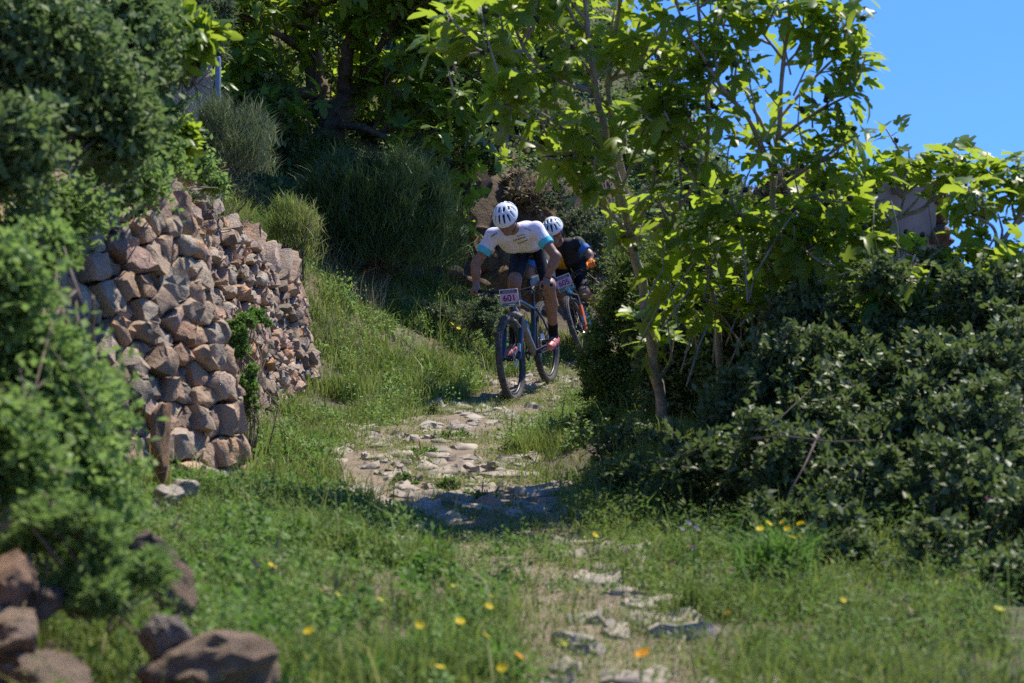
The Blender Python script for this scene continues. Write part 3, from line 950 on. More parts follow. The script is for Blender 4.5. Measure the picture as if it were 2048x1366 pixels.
fig_tree('tall fig tree with fruit standing against the blue sky', at(1508, 800, B_), [
    ([(1505, 830, B_), (1512, 740, B_), (1530, 610, B_), (1545, 490, B_), (1546, 380, B_), (1558, 260, B_), (1566, 140, B_), (1580, 30, B_)], .030, .009, 0),
    ([(1440, 800, B_), (1434, 640, B_), (1412, 510, B_), (1413, 350, B_ + .1), (1416, 220, B_ + .1), (1400, 120, B_)], .022, .008, 0),
    ([(1548, 345, B_), (1490, 225, B_ - .1), (1440, 165, B_ - .2), (1385, 85, B_ - .2), (1350, 10, B_ - .2)], .015, .006, 1),
    ([(1400, 120, B_), (1395, -60, B_), (1400, -240, B_)], .010, .006, 1),
    ([(1350, 10, B_ - .2), (1335, -120, B_ - .2), (1350, -280, B_ - .2)], .009, .005, 1),
    ([(1440, 40, B_ + .3), (1450, -100, B_ + .2), (1470, -260, B_ + .1)], .009, .005, 1),
    ([(1580, 30, B_), (1570, -120, B_), (1540, -280, B_)], .009, .005, 1),
    ([(1552, 320, B_), (1500, 200, B_ + .2), (1470, 120, B_ + .3), (1440, 40, B_ + .3)], .012, .006, 1),
    ([(1557, 280, B_), (1610, 240, B_ - .1), (1670, 205, B_ - .2), (1715, 185, B_ - .2)], .011, .005, 1),
    ([(1560, 235, B_), (1620, 165, B_ + .1), (1670, 115, B_ + .1), (1690, 90, B_)], .010, .005, 1),
    ([(1566, 135, B_), (1610, 90, B_), (1650, 70, B_)], .008, .004, 1),
    ([(1568, 120, B_), (1530, 70, B_), (1500, 55, B_)], .008, .004, 1),
    ([(1546, 385, B_), (1610, 340, B_ - .2), (1670, 300, B_ - .3), (1720, 270, B_ - .3)], .012, .005, 1),
    ([(1545, 470, B_), (1490, 430, B_ - .2), (1440, 390, B_ - .3)], .012, .006, 1),
    ([(1546, 440, B_), (1600, 400, B_ - .3), (1650, 390, B_ - .4)], .012, .006, 1),
    ([(1415, 330, B_), (1360, 280, B_ - .3), (1330, 220, B_ - .3)], .010, .005, 1),
    ([(1545, 520, B_), (1590, 500, B_ - .4), (1620, 500, B_ - .6)], .010, .005, 1),
], 102, M['bark'], 4, 0.135, 6, 110, 'young fig trees above the brambles', sublen=(0.14, 0.36), lean=1.0,
    extra_tips=[(1450, 60, B_), (1500, 120, B_ - .1), (1470, 250, B_), (1520, 290, B_ - .2), (1530, 180, B_ - .2), (1420, 310, B_), (1600, 190, B_ - .1), (1610, 60, B_), (1540, 20, B_), (1640, 130, B_), (1470, 180, B_ + .2), (1600, 300, B_ - .2), (1660, 250, B_ - .1)] + [(1400 + 62 * (i % 4) + 17 * i % 45, 420 + 50 * (i // 4), B_ - .1 - .12 * (i % 4)) for i in range(20)] + [(1480, 470, B_ - .4), (1540, 600, B_ - .5), (1420, 640, B_ - .5), (1380, 470, B_ - .3), (1590, 560, B_ - .4)])
fig_tree('leaning fig stem rising from the brambles before the ruined house', at(1640, 760, C_), [
    ([(1635, 800, C_), (1660, 690, C_), (1705, 600, C_), (1758, 520, C_), (1788, 442, C_), (1850, 415, C_), (1876, 350, C_), (1895, 310, C_)], .026, .007, 0),
    ([(1786, 445, C_), (1745, 400, C_ - .1), (1722, 345, C_ - .1)], .011, .005, 1),
    ([(1795, 440, C_), (1808, 390, C_ + .1), (1800, 330, C_ + .1)], .010, .005, 1),
    ([(1725, 575, C_), (1660, 500, C_ - .2), (1612, 440, C_ - .3)], .013, .005, 1),
    ([(1758, 520, C_), (1700, 470, C_ + .1), (1660, 430, C_ + .1)], .012, .005, 1),
    ([(1860, 405, C_), (1900, 390, C_ - .2), (1920, 350, C_ - .2)], .009, .004, 1),
    ([(1700, 610, C_), (1760, 590, C_ - .4), (1810, 560, C_ - .5)], .012, .005, 1),
], 103, M['bark'], 5, 0.13, 6, 36, 'young fig trees above the brambles', sublen=(0.12, 0.3),
    extra_tips=[(1600 + 55 * (i % 5) + 19 * i % 40, 400 + 52 * (i // 5), C_ - .1 - .12 * (i % 4)) for i in range(20)] + [(1640, 560, C_ - .4), (1680, 640, C_ - .5), (1560, 450, C_ - .3)])
fig_tree('fig stem leaning out to the open sky beyond the brambles', at(1790, 800, D_), [
    ([(1785, 810, D_), (1850, 690, D_), (1930, 590, D_), (1990, 505, D_), (2035, 440, D_), (2075, 385, D_)], .024, .008, 0),
    ([(1992, 505, D_), (1990, 460, D_ - .1), (1955, 435, D_ - .2), (1912, 440, D_ - .2)], .011, .005, 1),
    ([(1950, 565, D_), (2000, 550, D_ - .2), (2055, 515, D_ - .3)], .011, .005, 1),
    ([(1935, 590, D_), (1880, 540, D_ + .1), (1830, 510, D_ + .2)], .011, .005, 1),
    ([(1880, 655, D_), (1810, 610, D_ - .2), (1750, 590, D_ - .3)], .011, .005, 1),
    ([(2035, 440, D_), (2040, 400, D_ + .1), (2010, 380, D_ + .1)], .009, .004, 1),
], 104, M['bark'], 5, 0.13, 6, 30, 'young fig trees above the brambles', sublen=(0.1, 0.26),
    extra_tips=[(1830 + 58 * (i % 4) + 19 * i % 40, 510 + 50 * (i // 4), D_ - .1 - .12 * (i % 4)) for i in range(12)] + [(2040, 600, D_ - .3), (1900, 620, D_ - .4)])
E_ = 21.6
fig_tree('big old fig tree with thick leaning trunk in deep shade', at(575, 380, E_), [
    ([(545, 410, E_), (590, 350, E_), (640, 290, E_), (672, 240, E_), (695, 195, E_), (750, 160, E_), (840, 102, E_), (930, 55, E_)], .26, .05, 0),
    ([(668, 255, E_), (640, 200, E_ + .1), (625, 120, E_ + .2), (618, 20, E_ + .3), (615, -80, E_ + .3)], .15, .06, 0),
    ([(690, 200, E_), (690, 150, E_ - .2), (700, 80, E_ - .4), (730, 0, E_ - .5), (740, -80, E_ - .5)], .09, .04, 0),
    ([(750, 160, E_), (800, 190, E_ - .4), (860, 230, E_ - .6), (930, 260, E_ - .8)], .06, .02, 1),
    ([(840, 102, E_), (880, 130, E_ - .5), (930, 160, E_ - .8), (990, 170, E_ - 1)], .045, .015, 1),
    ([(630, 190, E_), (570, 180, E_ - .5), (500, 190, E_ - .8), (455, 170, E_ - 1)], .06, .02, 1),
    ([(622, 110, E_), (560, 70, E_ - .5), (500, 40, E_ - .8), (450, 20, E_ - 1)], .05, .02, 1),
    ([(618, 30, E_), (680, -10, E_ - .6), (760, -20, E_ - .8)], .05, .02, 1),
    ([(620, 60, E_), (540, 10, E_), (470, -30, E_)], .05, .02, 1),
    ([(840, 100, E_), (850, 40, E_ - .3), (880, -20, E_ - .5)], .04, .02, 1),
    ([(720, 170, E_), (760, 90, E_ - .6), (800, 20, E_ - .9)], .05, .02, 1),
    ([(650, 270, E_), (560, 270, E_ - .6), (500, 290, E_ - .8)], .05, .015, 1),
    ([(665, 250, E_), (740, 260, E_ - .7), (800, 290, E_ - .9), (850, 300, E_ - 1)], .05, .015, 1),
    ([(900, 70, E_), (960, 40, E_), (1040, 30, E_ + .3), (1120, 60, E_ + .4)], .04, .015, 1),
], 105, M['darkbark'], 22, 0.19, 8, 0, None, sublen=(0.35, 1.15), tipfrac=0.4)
# ------------------------------------------------------------------ shrubs
SH = 'shrubs on the far bank'
BR = 'bramble thickets under the fig trees'
def gb(px, py, d): return at(px, py, d)

# brambles, right side (dense, dark inside, greyish small leaves)
def bramble(label, base, blobs, seed, twigs, mat='bramble_leaf', size=(0.018, 0.058), **k):
    r = shrub('bramble_bush', label, 'bush', base, blobs, M[mat], seed, twigs=int(twigs * 1.9), per=11, leaf=OVAL, size=size, group=BR, woody='cane', stems=0, gapk=0.52, shell=0.4, spread=0.55, up_bias=0.5, stray=0.3, far=1.75, **k)
    return r
bramble('sunlit bramble bush beside the rear rider, leaves yellowish green', gpt(1.0, 13.4), [pb(1228, 640, 13.4, 70, 110), pb(1205, 760, 13.2, 62, 100), pb(1290, 700, 13.4, 90, 180), pb(1195, 870, 12.4, 60, 60)], 201, 2000, mat='yellowgreen', size=(0.018, 0.036))
bramble('dark bramble around the foot of the forked fig trunk', gpt(1.0, 11.2), [pb(1350, 790, 12.3, 90, 160), pb(1290, 920, 11.2, 100, 70), pb(1420, 680, 12.6, 110, 170), pb(1400, 960, 10.2, 120, 85), pb(1330, 1000, 9.9, 90, 45), pb(1300, 965, 9.9, 90, 75), pb(1400, 945, 9.5, 100, 100)], 202, 2300)
bramble('bramble thicket with bare canes below the tall fig tree', gpt(1.4, 10.2), [pb(1510, 690, 11.9, 120, 180), pb(1500, 880, 10.8, 120, 120), pb(1590, 590, 12.2, 90, 120), pb(1520, 1000, 9.4, 110, 70), pb(1500, 935, 9.2, 100, 110), pb(1590, 960, 8.9, 90, 110), pb(1480, 800, 9.9, 110, 110), pb(1560, 1045, 8.5, 90, 60)], 203, 2400)
bramble('large grey-green bramble mound below the ruined house', gpt(1.7, 9.8), [pb(1660, 750, 11.2, 130, 190), pb(1660, 930, 9.9, 110, 130), pb(1750, 610, 11.4, 110, 110), pb(1760, 1060, 8.9, 90, 85), pb(1690, 970, 8.8, 100, 120), pb(1640, 840, 9.6, 100, 110), pb(1610, 750, 10.0, 110, 110), pb(1720, 780, 9.8, 100, 100), pb(1700, 1090, 8.0, 100, 70), pb(1640, 640, 10.6, 100, 100)], 204, 2600)
bramble('bramble mound under the leaning fig stem near the sky', gpt(2.0, 9.3), [pb(1840, 780, 10.6, 130, 190), pb(1830, 980, 9.3, 110, 130), pb(1900, 620, 10.8, 100, 110), pb(1880, 1100, 8.5, 100, 85), pb(1800, 1000, 8.5, 100, 120), pb(1800, 860, 9.3, 100, 110), pb(1830, 760, 9.7, 110, 110), pb(1870, 1120, 7.7, 110, 80), pb(1790, 640, 10.3, 100, 100)], 205, 2600)
bramble('outermost bramble bush running off the picture edge', gpt(2.2, 8.9), [pb(1990, 780, 10.1, 120, 220), pb(1980, 1010, 8.9, 120, 140), pb(2050, 640, 10.2, 90, 120), pb(2030, 1130, 8.1, 90, 90), pb(1930, 1020, 8.3, 100, 130), pb(2020, 1050, 8.0, 90, 120), pb(1930, 880, 9.0, 110, 110), pb(1950, 750, 9.5, 110, 120), pb(2010, 1150, 7.4, 90, 80), pb(1960, 630, 10.0, 100, 90)], 206, 2600)
bramble('pale leafy bramble filling the gap behind the forked fig trunk', gpt(1.3, 12.8), [pb(1380, 560, 12.7, 110, 120), pb(1460, 640, 12.4, 100, 130), pb(1330, 640, 12.9, 80, 120)], 207, 1500, mat='yellowgreen', size=(0.022, 0.045))
bramble('pale leafy bramble filling the gap under the ruined house', gpt(1.9, 11.9), [pb(1580, 590, 12.0, 110, 120), pb(1690, 600, 11.8, 110, 110), pb(1800, 620, 11.4, 110, 100), pb(1930, 640, 11.0, 110, 90)], 208, 2000, mat='yellowgreen', size=(0.022, 0.042))
# loose canes
g = rng(77)
def canes(label, specs, group):
    for i, (lab, pts, r0) in enumerate(specs):
        W = spline(np.array([at(*p) for p in pts]), 14)
        W = W + (fbm(W * 9, 5 + i, 2)[:, None] - 0.5) * 0.03
        mb = MB(); mb.tube(W, np.linspace(r0, r0 * 0.4, 14), 6)
        o = mb.build('dead_branch', M['twig'], None, True); tag(o, lab, 'branch', group)
canes('', [
    ('pale bare branch lying level across the dark bramble front', [(1500, 880, 8.6), (1580, 872, 8.5), (1680, 884, 8.5), (1750, 880, 8.6)], .005),
    ('dead branch slanting down into the black hollow of the brambles', [(1640, 860, 8.7), (1610, 930, 8.5), (1570, 1000, 8.4)], .006),
    ('short dead branch sticking up out of the bramble front', [(1510, 860, 8.8), (1560, 835, 8.8), (1620, 780, 9.0)], .004),
    ('thin dry cane at the lower edge of the brambles', [(1310, 930, 9.2), (1360, 910, 9.1), (1420, 890, 9.1)], .003),
    ('grey branch arching over the bramble top before the ruin', [(1640, 560, 10.4), (1740, 535, 10.4), (1850, 528, 10.3), (1960, 540, 10.3)], .004),
    ('dead branch rising diagonally through the bramble mound', [(1800, 760, 9.9), (1880, 680, 10.0), (1960, 600, 10.1)], .005),
    ('dry cane poking from the bramble towards the grass', [(1850, 1020, 9.0), (1910, 1050, 8.9), (1950, 1080, 8.8)], .003),
], 'dead branches among the brambles')

# far bank shrubs
shrub('ivy_curtain', 'yellow-green creeper hanging over the rock behind the riders', 'ivy', at(960, 300, 21.6), [pb(930, 305, 21.5, 70, 45), pb(975, 325, 21.4, 35, 35), pb(870, 320, 21.4, 60, 45)], M['yellowgreen'], 210, 420, 16, OVAL, (0.03, 0.055), SH, droop=0.7, stems=3)
shrub('grey_shrub', 'grey-green leafy shrub behind the rear rider', 'shrub', at(1180, 600, 21.2), [pb(1190, 460, 21.4, 75, 75), pb(1150, 540, 21.2, 60, 80), pb(1240, 560, 21, 80, 110), pb(1110, 400, 21.6, 50, 40)], M['greyshrub'], 211, 900, 16, OVAL, (0.025, 0.05), SH)
shrub('low_shrub', 'low grey-green shrub on the verge below the front rider\'s grip', 'shrub', at(910, 690, 19.0), [pb(880, 640, 19.1, 70, 42), pb(955, 630, 19.1, 60, 45), pb(985, 660, 18.9, 40, 40), pb(820, 625, 19.2, 50, 35)], M['greyshrub'], 212, 900, 15, OVAL, (0.018, 0.034), SH)
g = rng(290)
for i, (lab, x, y, rx, ry, mt) in enumerate([('dry twiggy scrub on the rock over the rear rider', 1060, 380, 60, 40, 'dry'), ('olive scrub on the slope between the fig trunks', 1350, 540, 80, 80, 'yellowgreen'), ('grey scrub on the slope beside the forked trunk', 1300, 450, 70, 60, 'greyshrub'), ('green scrub on the slope behind the tall fig stem', 1450, 600, 90, 70, 'yellowgreen'), ('grey scrub below the creeper on the rock', 920, 400, 50, 40, 'greyshrub')]):
    d = min(ray_ground(x, y, 18, 33), 26) - 0.2
    shrub('scrub', lab, 'shrub', at(x, y + ry, d), [pb(x, y, d, rx, ry, .35)], M[mt], 290 + i, 260 if mt != 'dry' else 160, 14, NARROW if mt == 'dry' else OVAL, (0.03, 0.06) if mt != 'dry' else (.05, .14), SH, stems=5)
# hill cover far behind
hill = [('dark bush above the fence post on the hill', 460, 60, 130, 130), ('dark bush behind the old fig trunk', 520, 250, 110, 110), ('dark bush on the hill above the old fig trunk', 640, 60, 130, 120), ('dark bush under the old fig crown', 700, 220, 130, 110), ('dark bush high on the hill over the broom', 790, 60, 130, 110), ('dark bush above the hanging creeper', 850, 230, 110, 90),
        ('dark bush on the hill over the front rider', 960, 90, 130, 110), ('dark bush over the rock behind the front rider', 1000, 230, 90, 80), ('dark bush between the forked fig stems', 1110, 110, 120, 120), ('dark bush over the rear rider', 1120, 290, 100, 80), ('olive green bush behind the forked fig stems', 1240, 300, 90, 110), ('olive green bush behind the tall fig stem', 1380, 420, 110, 110), ('dark bush beside the grey leafless bush', 1500, 500, 110, 100)]
for i, (lab, x, y, rx, ry) in enumerate(hill):
    d = min(ray_ground(x, y, 18, 33), 30) - 0.25
    k = d / 22
    shrub('hillside_bush', lab, 'bush', at(x, y + ry * .5, d + .2), [pb(x, y, d, rx / k ** .3, ry / k ** .3, 0.45)], M['darkshrub' if i % 3 else 'yellowgreen'], 220 + i, 520, 14, OVAL, (0.04, 0.085), 'bushes covering the hillside', stems=4, gapk=0.36, spread=0.4)
g = rng(280)
hx = g.uniform(-6, 7, 150000); hy = g.uniform(18.5, 33, 150000)
hq = hy - bankfoot(hx)
m_ = (((hq > 1.0) & (n2(hx, hy, .8, 97) > .36)) | ((hx < -1.7) & (hy > 18.2) & (hq > -1.0)) ) & (np.abs(hx) < hy * .27 + .4)
m_ |= (hq > -.3) & (hx > 1.1) & (hq < 1.0) & (hx > -1.5) & (n2(hx, hy, .6, 98) > .58) & (np.abs(hx) < hy * .27)
hx, hy = hx[m_], hy[m_]
HP = np.column_stack([hx, hy, H(hx, hy) + g.uniform(0, 1, len(hx)) ** 1.4 * (.08 + 1.0 * np.clip(n2(hx, hy, .7, 99) - .3, 0, 1))])
o = fmesh('hillside_scrub', [scatter(OVAL, HP, norm(g.normal(0, 1, HP.shape)), norm(g.normal(0, .6, HP.shape) + np.array([0, -.3, .8])), g.uniform(.035, .09, len(HP)), np.clip(g.beta(2, 2, len(HP)) * .7 + .6 * (n2(hx, hy, 1.1, 96) - .35), 0, 1))], M['darkshrub'])
tag(o, 'dense low scrub covering the hillside behind the trees', 'scrub', None, 'stuff')
shrub('feathery_tree', 'pale feathery tree behind the forked fig stems', 'tree', at(1310, 380, 27), [pb(1310, 200, 27, 60, 110), pb(1340, 110, 27, 40, 70)], M['greyshrub'], 240, 420, 18, NARROW, (0.05, 0.11), stems=8)
shrub('dry_bush', 'grey leafless bush beside the ruined house', 'bush', at(1640, 480, 28), [pb(1640, 390, 28, 75, 60), pb(1570, 400, 28, 60, 50), pb(1700, 400, 28, 40, 50)], M['dry'], 241, 700, 14, NARROW, (0.08, 0.2), stems=14, up_bias=1.0)

# broom: a dome of thin dark stems
def broom(label, base, c, r, n, seed, mat='broom', ln=(0.12, 0.3), w=0.0035):
    g = rng(seed)
    root = thing('broom_bush', base, label, 'bush')
    d = sph(g, n); d[:, 2] = np.where(d[:, 2] < -0.3, -d[:, 2], d[:, 2])
    rad = g.uniform(0.35, 1.0, n) ** 0.6
    P = np.array(c) + d * np.array(r) * rad[:, None] * (0.5 + 0.85 * fbm(d * 2.4 + seed, 3, 3)[:, None])
    keep = vnoise(P * 6, 8) > 0.38
    P, d = P[keep], d[keep]; n = len(P)
    up = norm(d * 0.6 + np.array([0, 0, 0.9]) + g.normal(0, 0.45, (n, 3)))
    o = fmesh('stems', blades(P - up * 0.1, g.uniform(*ln, n), w, g.uniform(.1, .7, n), np.clip(g.beta(2, 2, n) + 0.25 * (d[:, 0] > 0.2) * rad[keep], 0, 1), g, up), M[mat], root); o['kind'] = 'stuff'
    mb = MB()
    for i in range(26):
        k = g.integers(n); b0 = np.array(base) + g.normal(0, .07, 3)
        mb.tube([b0, b0 * .5 + P[k] * .5 + g.normal(0, .05, 3), P[k]], [.010, .007, .003], 4)
    mb.build('branches', M['twig'], root, True)
    return root
broom('dark rounded broom bush with thin upright stems behind the grass', gpt(-1.35, 19.6), at(750, 475, 19.6), (0.92, 0.7, 0.92), 46000, 251)
broom('small fennel bush with feathery stems at the end of the wall', gpt(-1.95, 17.6), at(585, 480, 17.6), (0.30, 0.35, 0.50), 5000, 252, 'grass', (0.06, 0.16), 0.003)
broom('thin grey grassy bush on the wall top below the fence post', gpt(-2.45, 15.3), at(455, 300, 15.3), (0.42, 0.45, 0.42), 8000, 253, 'greyshrub', (0.08, 0.22), 0.003)

# left, on and above the wall (close to the camera, out of focus)
LB = 'shrubs hanging over the near end of the wall'
shrub('dark_shrub', 'dark leafy shrub overhanging the top corner near the camera', 'shrub', at(60, 330, 7.4), [pb(90, 110, 7.6, 190, 170), pb(230, 250, 7.8, 110, 120), pb(30, 300, 7.0, 100, 120), pb(260, 60, 8.2, 110, 110)], M['darkshrub'], 260, 1150, 20, OVAL, (0.018, 0.062), LB, spread=0.8, gapk=0.42, lumpy=False, shell=0.35)
shrub('grey_shrub', 'paler grey-green shrub between the dark shrub and fence mesh', 'shrub', at(330, 330, 10), [pb(330, 130, 10, 80, 130), pb(300, 250, 9.6, 70, 80), pb(230, 340, 9.0, 60, 70)], M['creeper'], 261, 900, 15, NARROW, (0.025, 0.05), LB)
shrub('creeper', 'bright green creeper spilling down the near wall face', 'creeper', at(120, 600, 6.4), [pb(10, 570, 6.0, 90, 130), pb(80, 770, 6.2, 130, 170), pb(140, 950, 6.2, 140, 150), pb(20, 900, 5.6, 100, 160), pb(190, 830, 6.9, 60, 110), pb(90, 480, 6.8, 70, 70)], M['creeper'], 262, 1700, 20, OVAL, (0.014, 0.05), LB, gapk=0.30, spread=0.8, up_bias=0.3, droop=0.25, lumpy=False, shell=0.35)
shrub('trailing_shrub', 'leafy shoots trailing over the top edge of the near wall', 'shrub', at(180, 400, 8.6), [pb(120, 390, 8.3, 120, 60), pb(250, 330, 9.0, 100, 60), pb(60, 450, 7.6, 90, 70), pb(330, 300, 9.6, 60, 40), pb(395, 320, 11.6, 45, 35), pb(420, 350, 12.2, 40, 30)], M['creeper'], 268, 640, 18, OVAL, (0.016, 0.05), LB, lumpy=False, spread=0.9, droop=0.5, shell=0.3)
shrub('feathery_plant', 'soft feathery green plant in front of the creeper', 'plant', at(190, 1230, 5.2), [pb(200, 1140, 5.2, 110, 110), pb(90, 1060, 5.2, 90, 80)], M['creeper'], 263, 700, 18, NARROW, (0.02, 0.04), LB)
shrub('weed_clump', 'green weeds rooted in the cleft between two wall sections', 'plant', gpt(-1.55, 11.5), [pb(478, 690, 11.6, 32, 70), pb(505, 640, 11.9, 28, 30), pb(490, 790, 11.4, 28, 60)], M['weed'], 264, 420, 14, OVAL, (0.018, 0.034))
shrub('fig_seedling', 'bright broad leaves sprouting from the wall top', 'plant', at(345, 330, 9.9), [pb(340, 270, 9.9, 35, 45)], M['fig_foliage'], 265, 9, 3, FIGS[1], (0.07, 0.13), stems=3, shell=0.2, gapk=0.2)
shrub('fig_seedling', 'bright broad leaves hanging before the fence mesh', 'plant', at(380, 180, 9.6), [pb(370, 70, 9.6, 60, 70)], M['fig_foliage'], 266, 14, 3, FIGS[1], (0.07, 0.12), stems=3, shell=0.2, gapk=0.2)
shrub('olive_sapling', 'pale olive sapling with slim leaves behind the fence', 'tree', at(400, 160, 17), [pb(400, 50, 17, 60, 90)], M['greyshrub'], 267, 260, 14, NARROW, (0.05, 0.09), stems=5)

# ------------------------------------------------------------------ grass and herbs
g = rng(300)
def sample(n, x0, x1, y0, y1, g, dens):
    x = g.uniform(x0, x1, n); y = g.uniform(y0, y1, n)
    m = g.uniform(0, 1, n) < dens(x, y)
    x, y = x[m], y[m]
    return np.column_stack([x, y, H(x, y) - 0.01])
def verge(x, y):
    u = np.abs(x - pc(y)) / phw(y)
    sd, _ = wall_sd(x, y)
    d = sstep(0.75, 1.15, u + 0.5 * (n2(x, y, 0.5, 61) - 0.5))
    d = d * (0.10 + 0.90 * sstep(0.34, 0.58, n2(x, y, 0.45, 62)))
    d = d * np.where((sd < 0.02) & (y < 17), 0.35 * (sd < -0.35), 1)
    q = y - bankfoot(x)
    d = d * np.where((q > 0.05) & (q < 1.5) & (x > -1.6), 0.08, 1)
    return d
def vis_cone(x, y): return np.abs(x) < y * 0.275 + 0.3
parts = []
for (n, x0, x1, y0, y1, hh, ww) in [(48000, -1.5, 1.7, 4.4, 8.0, (0.05, 0.15), 0.0034), (72000, -2.0, 2.2, 8.0, 12.5, (0.05, 0.16), 0.0030), (60000, -2.2, 1.2, 12.5, 17, (0.06, 0.18), 0.0034), (80000, -2.6, 1.8, 16.5, 21.5, (0.08, 0.26), 0.004)]:
    P = sample(n, x0, x1, y0, y1, g, lambda x, y: verge(x, y) * vis_cone(x, y))
    hs = g.uniform(*hh, len(P)) * (0.35 + 2.2 * np.clip(n2(P[:, 0], P[:, 1], 0.35, 63) - 0.2, 0, 1) ** 1.3) * (1 + 0.9 * (g.uniform(size=len(P)) < .05))
    t = np.clip(g.beta(2, 2.4, len(P)) * 0.8 + 0.35 * (n2(P[:, 0], P[:, 1], 0.9, 64) - 0.4), 0, 1)
    dry = g.uniform(size=len(P)) < 0.06
    t[dry] = 1.0
    parts.append(blades(P, hs, ww * g.uniform(0.6, 1.5, len(P)), g.uniform(0.1, 0.9, len(P)), t, g))
go = fmesh('grass', parts, M['grass']); tag(go, 'green and dry grass growing along both verges of the path', 'grass', None, 'stuff')

# grass on the wall top and bank
P = sample(60000, -4.2, -1.4, 8, 21, g, lambda x, y: (wall_sd(x, y)[0] < -0.3) * vis_cone(x, y) * 0.7)
t = np.clip(g.beta(2, 2, len(P)), 0, 1)
tag(fmesh('bank_grass', [blades(P, g.uniform(0.08, 0.3, len(P)), 0.0035, g.uniform(0.2, 1, len(P)), t, g)], M['grass']), 'long rough grass on the bank above the stone wall', 'grass', None, 'stuff')
# dry stalks
P = sample(9000, -3.2, -1.2, 12, 20.5, g, lambda x, y: (((wall_sd(x, y)[0] < -0.2) | (y > 16.9)) * vis_cone(x, y) * sstep(0.45, 0.65, n2(x, y, 0.6, 71))))
tag(fmesh('dry_grass', [blades(P, g.uniform(0.15, 0.5, len(P)), 0.0025, g.uniform(0.2, 1.2, len(P)), g.uniform(0, 1, len(P)), g)], M['dry']), 'straw-coloured dry stalks above the wall and under the old fig', 'dry grass', None, 'stuff')

# broad-leaved weeds in the verges
def herbs(name, label, mat, n, box, dens, size, hz, tmpl, seed, tlo=0, thi=1):
    g = rng(seed)
    P = sample(n, *box, g, lambda x, y: dens(x, y) * vis_cone(x, y))
    hmap = n2(P[:, 0], P[:, 1], 0.3, seed + 1)
    P[:, 2] += g.uniform(0, 1, len(P)) ** 0.8 * hz * (0.3 + 1.2 * hmap)
    d = norm(g.normal(0, 1, P.shape) * np.array([1, 1, 0.4]) + np.array([0, 0, 0.2]))
    upv = norm(g.normal(0, 0.45, P.shape) + np.array([0.1, 0, 1]))
    o = fmesh(name, [scatter(tmpl, P, d, upv, g.uniform(*size, len(P)), g.uniform(tlo, thi, len(P)))], mat)
    return tag(o, label, 'weeds', None, 'stuff')
def clumps(name, label, mat, n, box, dens, seed, size=(0.02, 0.05), hz=(0.06, 0.2), rad=(0.04, 0.12), per=70, tmpl=OVAL):
    g = rng(seed)
    C = sample(n, *box, g, lambda x, y: dens(x, y) * vis_cone(x, y))
    k = len(C); R_ = g.uniform(*rad, k); Hh = g.uniform(*hz, k); T = g.uniform(0, .6, k)
    d = sph(g, k * per).reshape(k, per, 3); d[..., 2] = np.abs(d[..., 2])
    q = g.uniform(.25, 1, (k, per, 1)) ** .6
    P = C[:, None] + d * q * np.stack([R_, R_, Hh], -1)[:, None]
    P = P.reshape(-1, 3)
    dn = norm(d.reshape(-1, 3) * np.array([1, 1, .5]) + g.normal(0, .5, P.shape))
    upv = norm(np.array([0.1, -.1, 1]) + g.normal(0, .4, P.shape))
    sz = np.repeat(g.uniform(.6, 1.2, k), per) * g.uniform(*size, len(P))
    o = fmesh(name, [scatter(tmpl, P, dn, upv, sz, np.clip(np.repeat(T, per) + g.uniform(0, .4, len(P)), 0, 1))], mat)
    return tag(o, label, 'weeds', None, 'stuff')
clumps('leafy_weeds', 'clumps of broad-leaved green weeds in the verge below the wall', M['weed'], 500, (-1.7, 0.3, 4.4, 13), lambda x, y: verge(x, y) * (x < pc(y)), 411)
clumps('verge_clumps', 'mixed leafy weed clumps in the grass before the brambles', M['yellowgreen'], 620, (0.2, 2.4, 4.8, 10.5), lambda x, y: verge(x, y) * (x > pc(y)), 412, (0.014, 0.04), (.05, .3), (.03, .1), 60, NARROW)
g = rng(415)
P = sample(2600, -1.7, 2.4, 4.8, 13, g, lambda x, y: verge(x, y) * vis_cone(x, y) * sstep(.4, .6, n2(x, y, .5, 66)))
tag(fmesh('tall_stalks', [blades(P, g.uniform(.15, .36, len(P)), .0022, g.uniform(.1, .7, len(P)), g.uniform(.3, 1, len(P)), g)], M['grass']), 'thin tall grass stalks standing above the verges', 'grass', None, 'stuff')
clumps('bank_clumps', 'leafy weed clumps on the far grassy bank', M['creeper'], 520, (-2.4, 1.0, 12, 21), lambda x, y: verge(x, y), 413, (0.02, 0.045), (.08, .28), (.05, .14), 70)
clumps('path_edge_clumps', 'low weed clumps invading the edges of the path', M['sedum'], 420, (-1.3, 1.5, 4.8, 19), lambda x, y: (np.abs(np.abs(x - pc(y)) / phw(y) - .8) < .4) * .8, 414, (0.010, 0.026), (.03, .09), (.04, .1), 70)
clumps('feathery_weeds', 'tall soft feathery weeds in the near verge beside the boulders', M['creeper'], 150, (-1.35, -.1, 4.6, 8.6), lambda x, y: verge(x, y), 417, (0.014, 0.034), (.12, .34), (.05, .13), 110, NARROW)
clumps('dry_weeds', 'straw-coloured dead weeds among the green verge', M['dry'], 160, (-1.4, 2.2, 4.8, 12), lambda x, y: verge(x, y) * sstep(.5, .6, n2(x, y, .6, 67)), 418, (0.02, 0.07), (.06, .2), (.04, .12), 50, NARROW)
clumps('shade_weeds', 'weeds overgrowing the path where the tree shade crosses it', M['weed'], 230, (-.7, .9, 7.4, 9.8), lambda x, y: .6 + 0 * x, 416, (0.012, 0.03), (.03, .1), (.04, .1), 70)
herbs('clover', 'bright green clover patch between the path and the wall foot', M['weed'], 60000, (-1.6, 0.35, 4.4, 11), lambda x, y: verge(x, y) * sstep(0.42, 0.62, n2(x, y, 0.7, 81)) * (x < pc(y)), (0.014, 0.03), 0.13, TRIFOIL, 401)
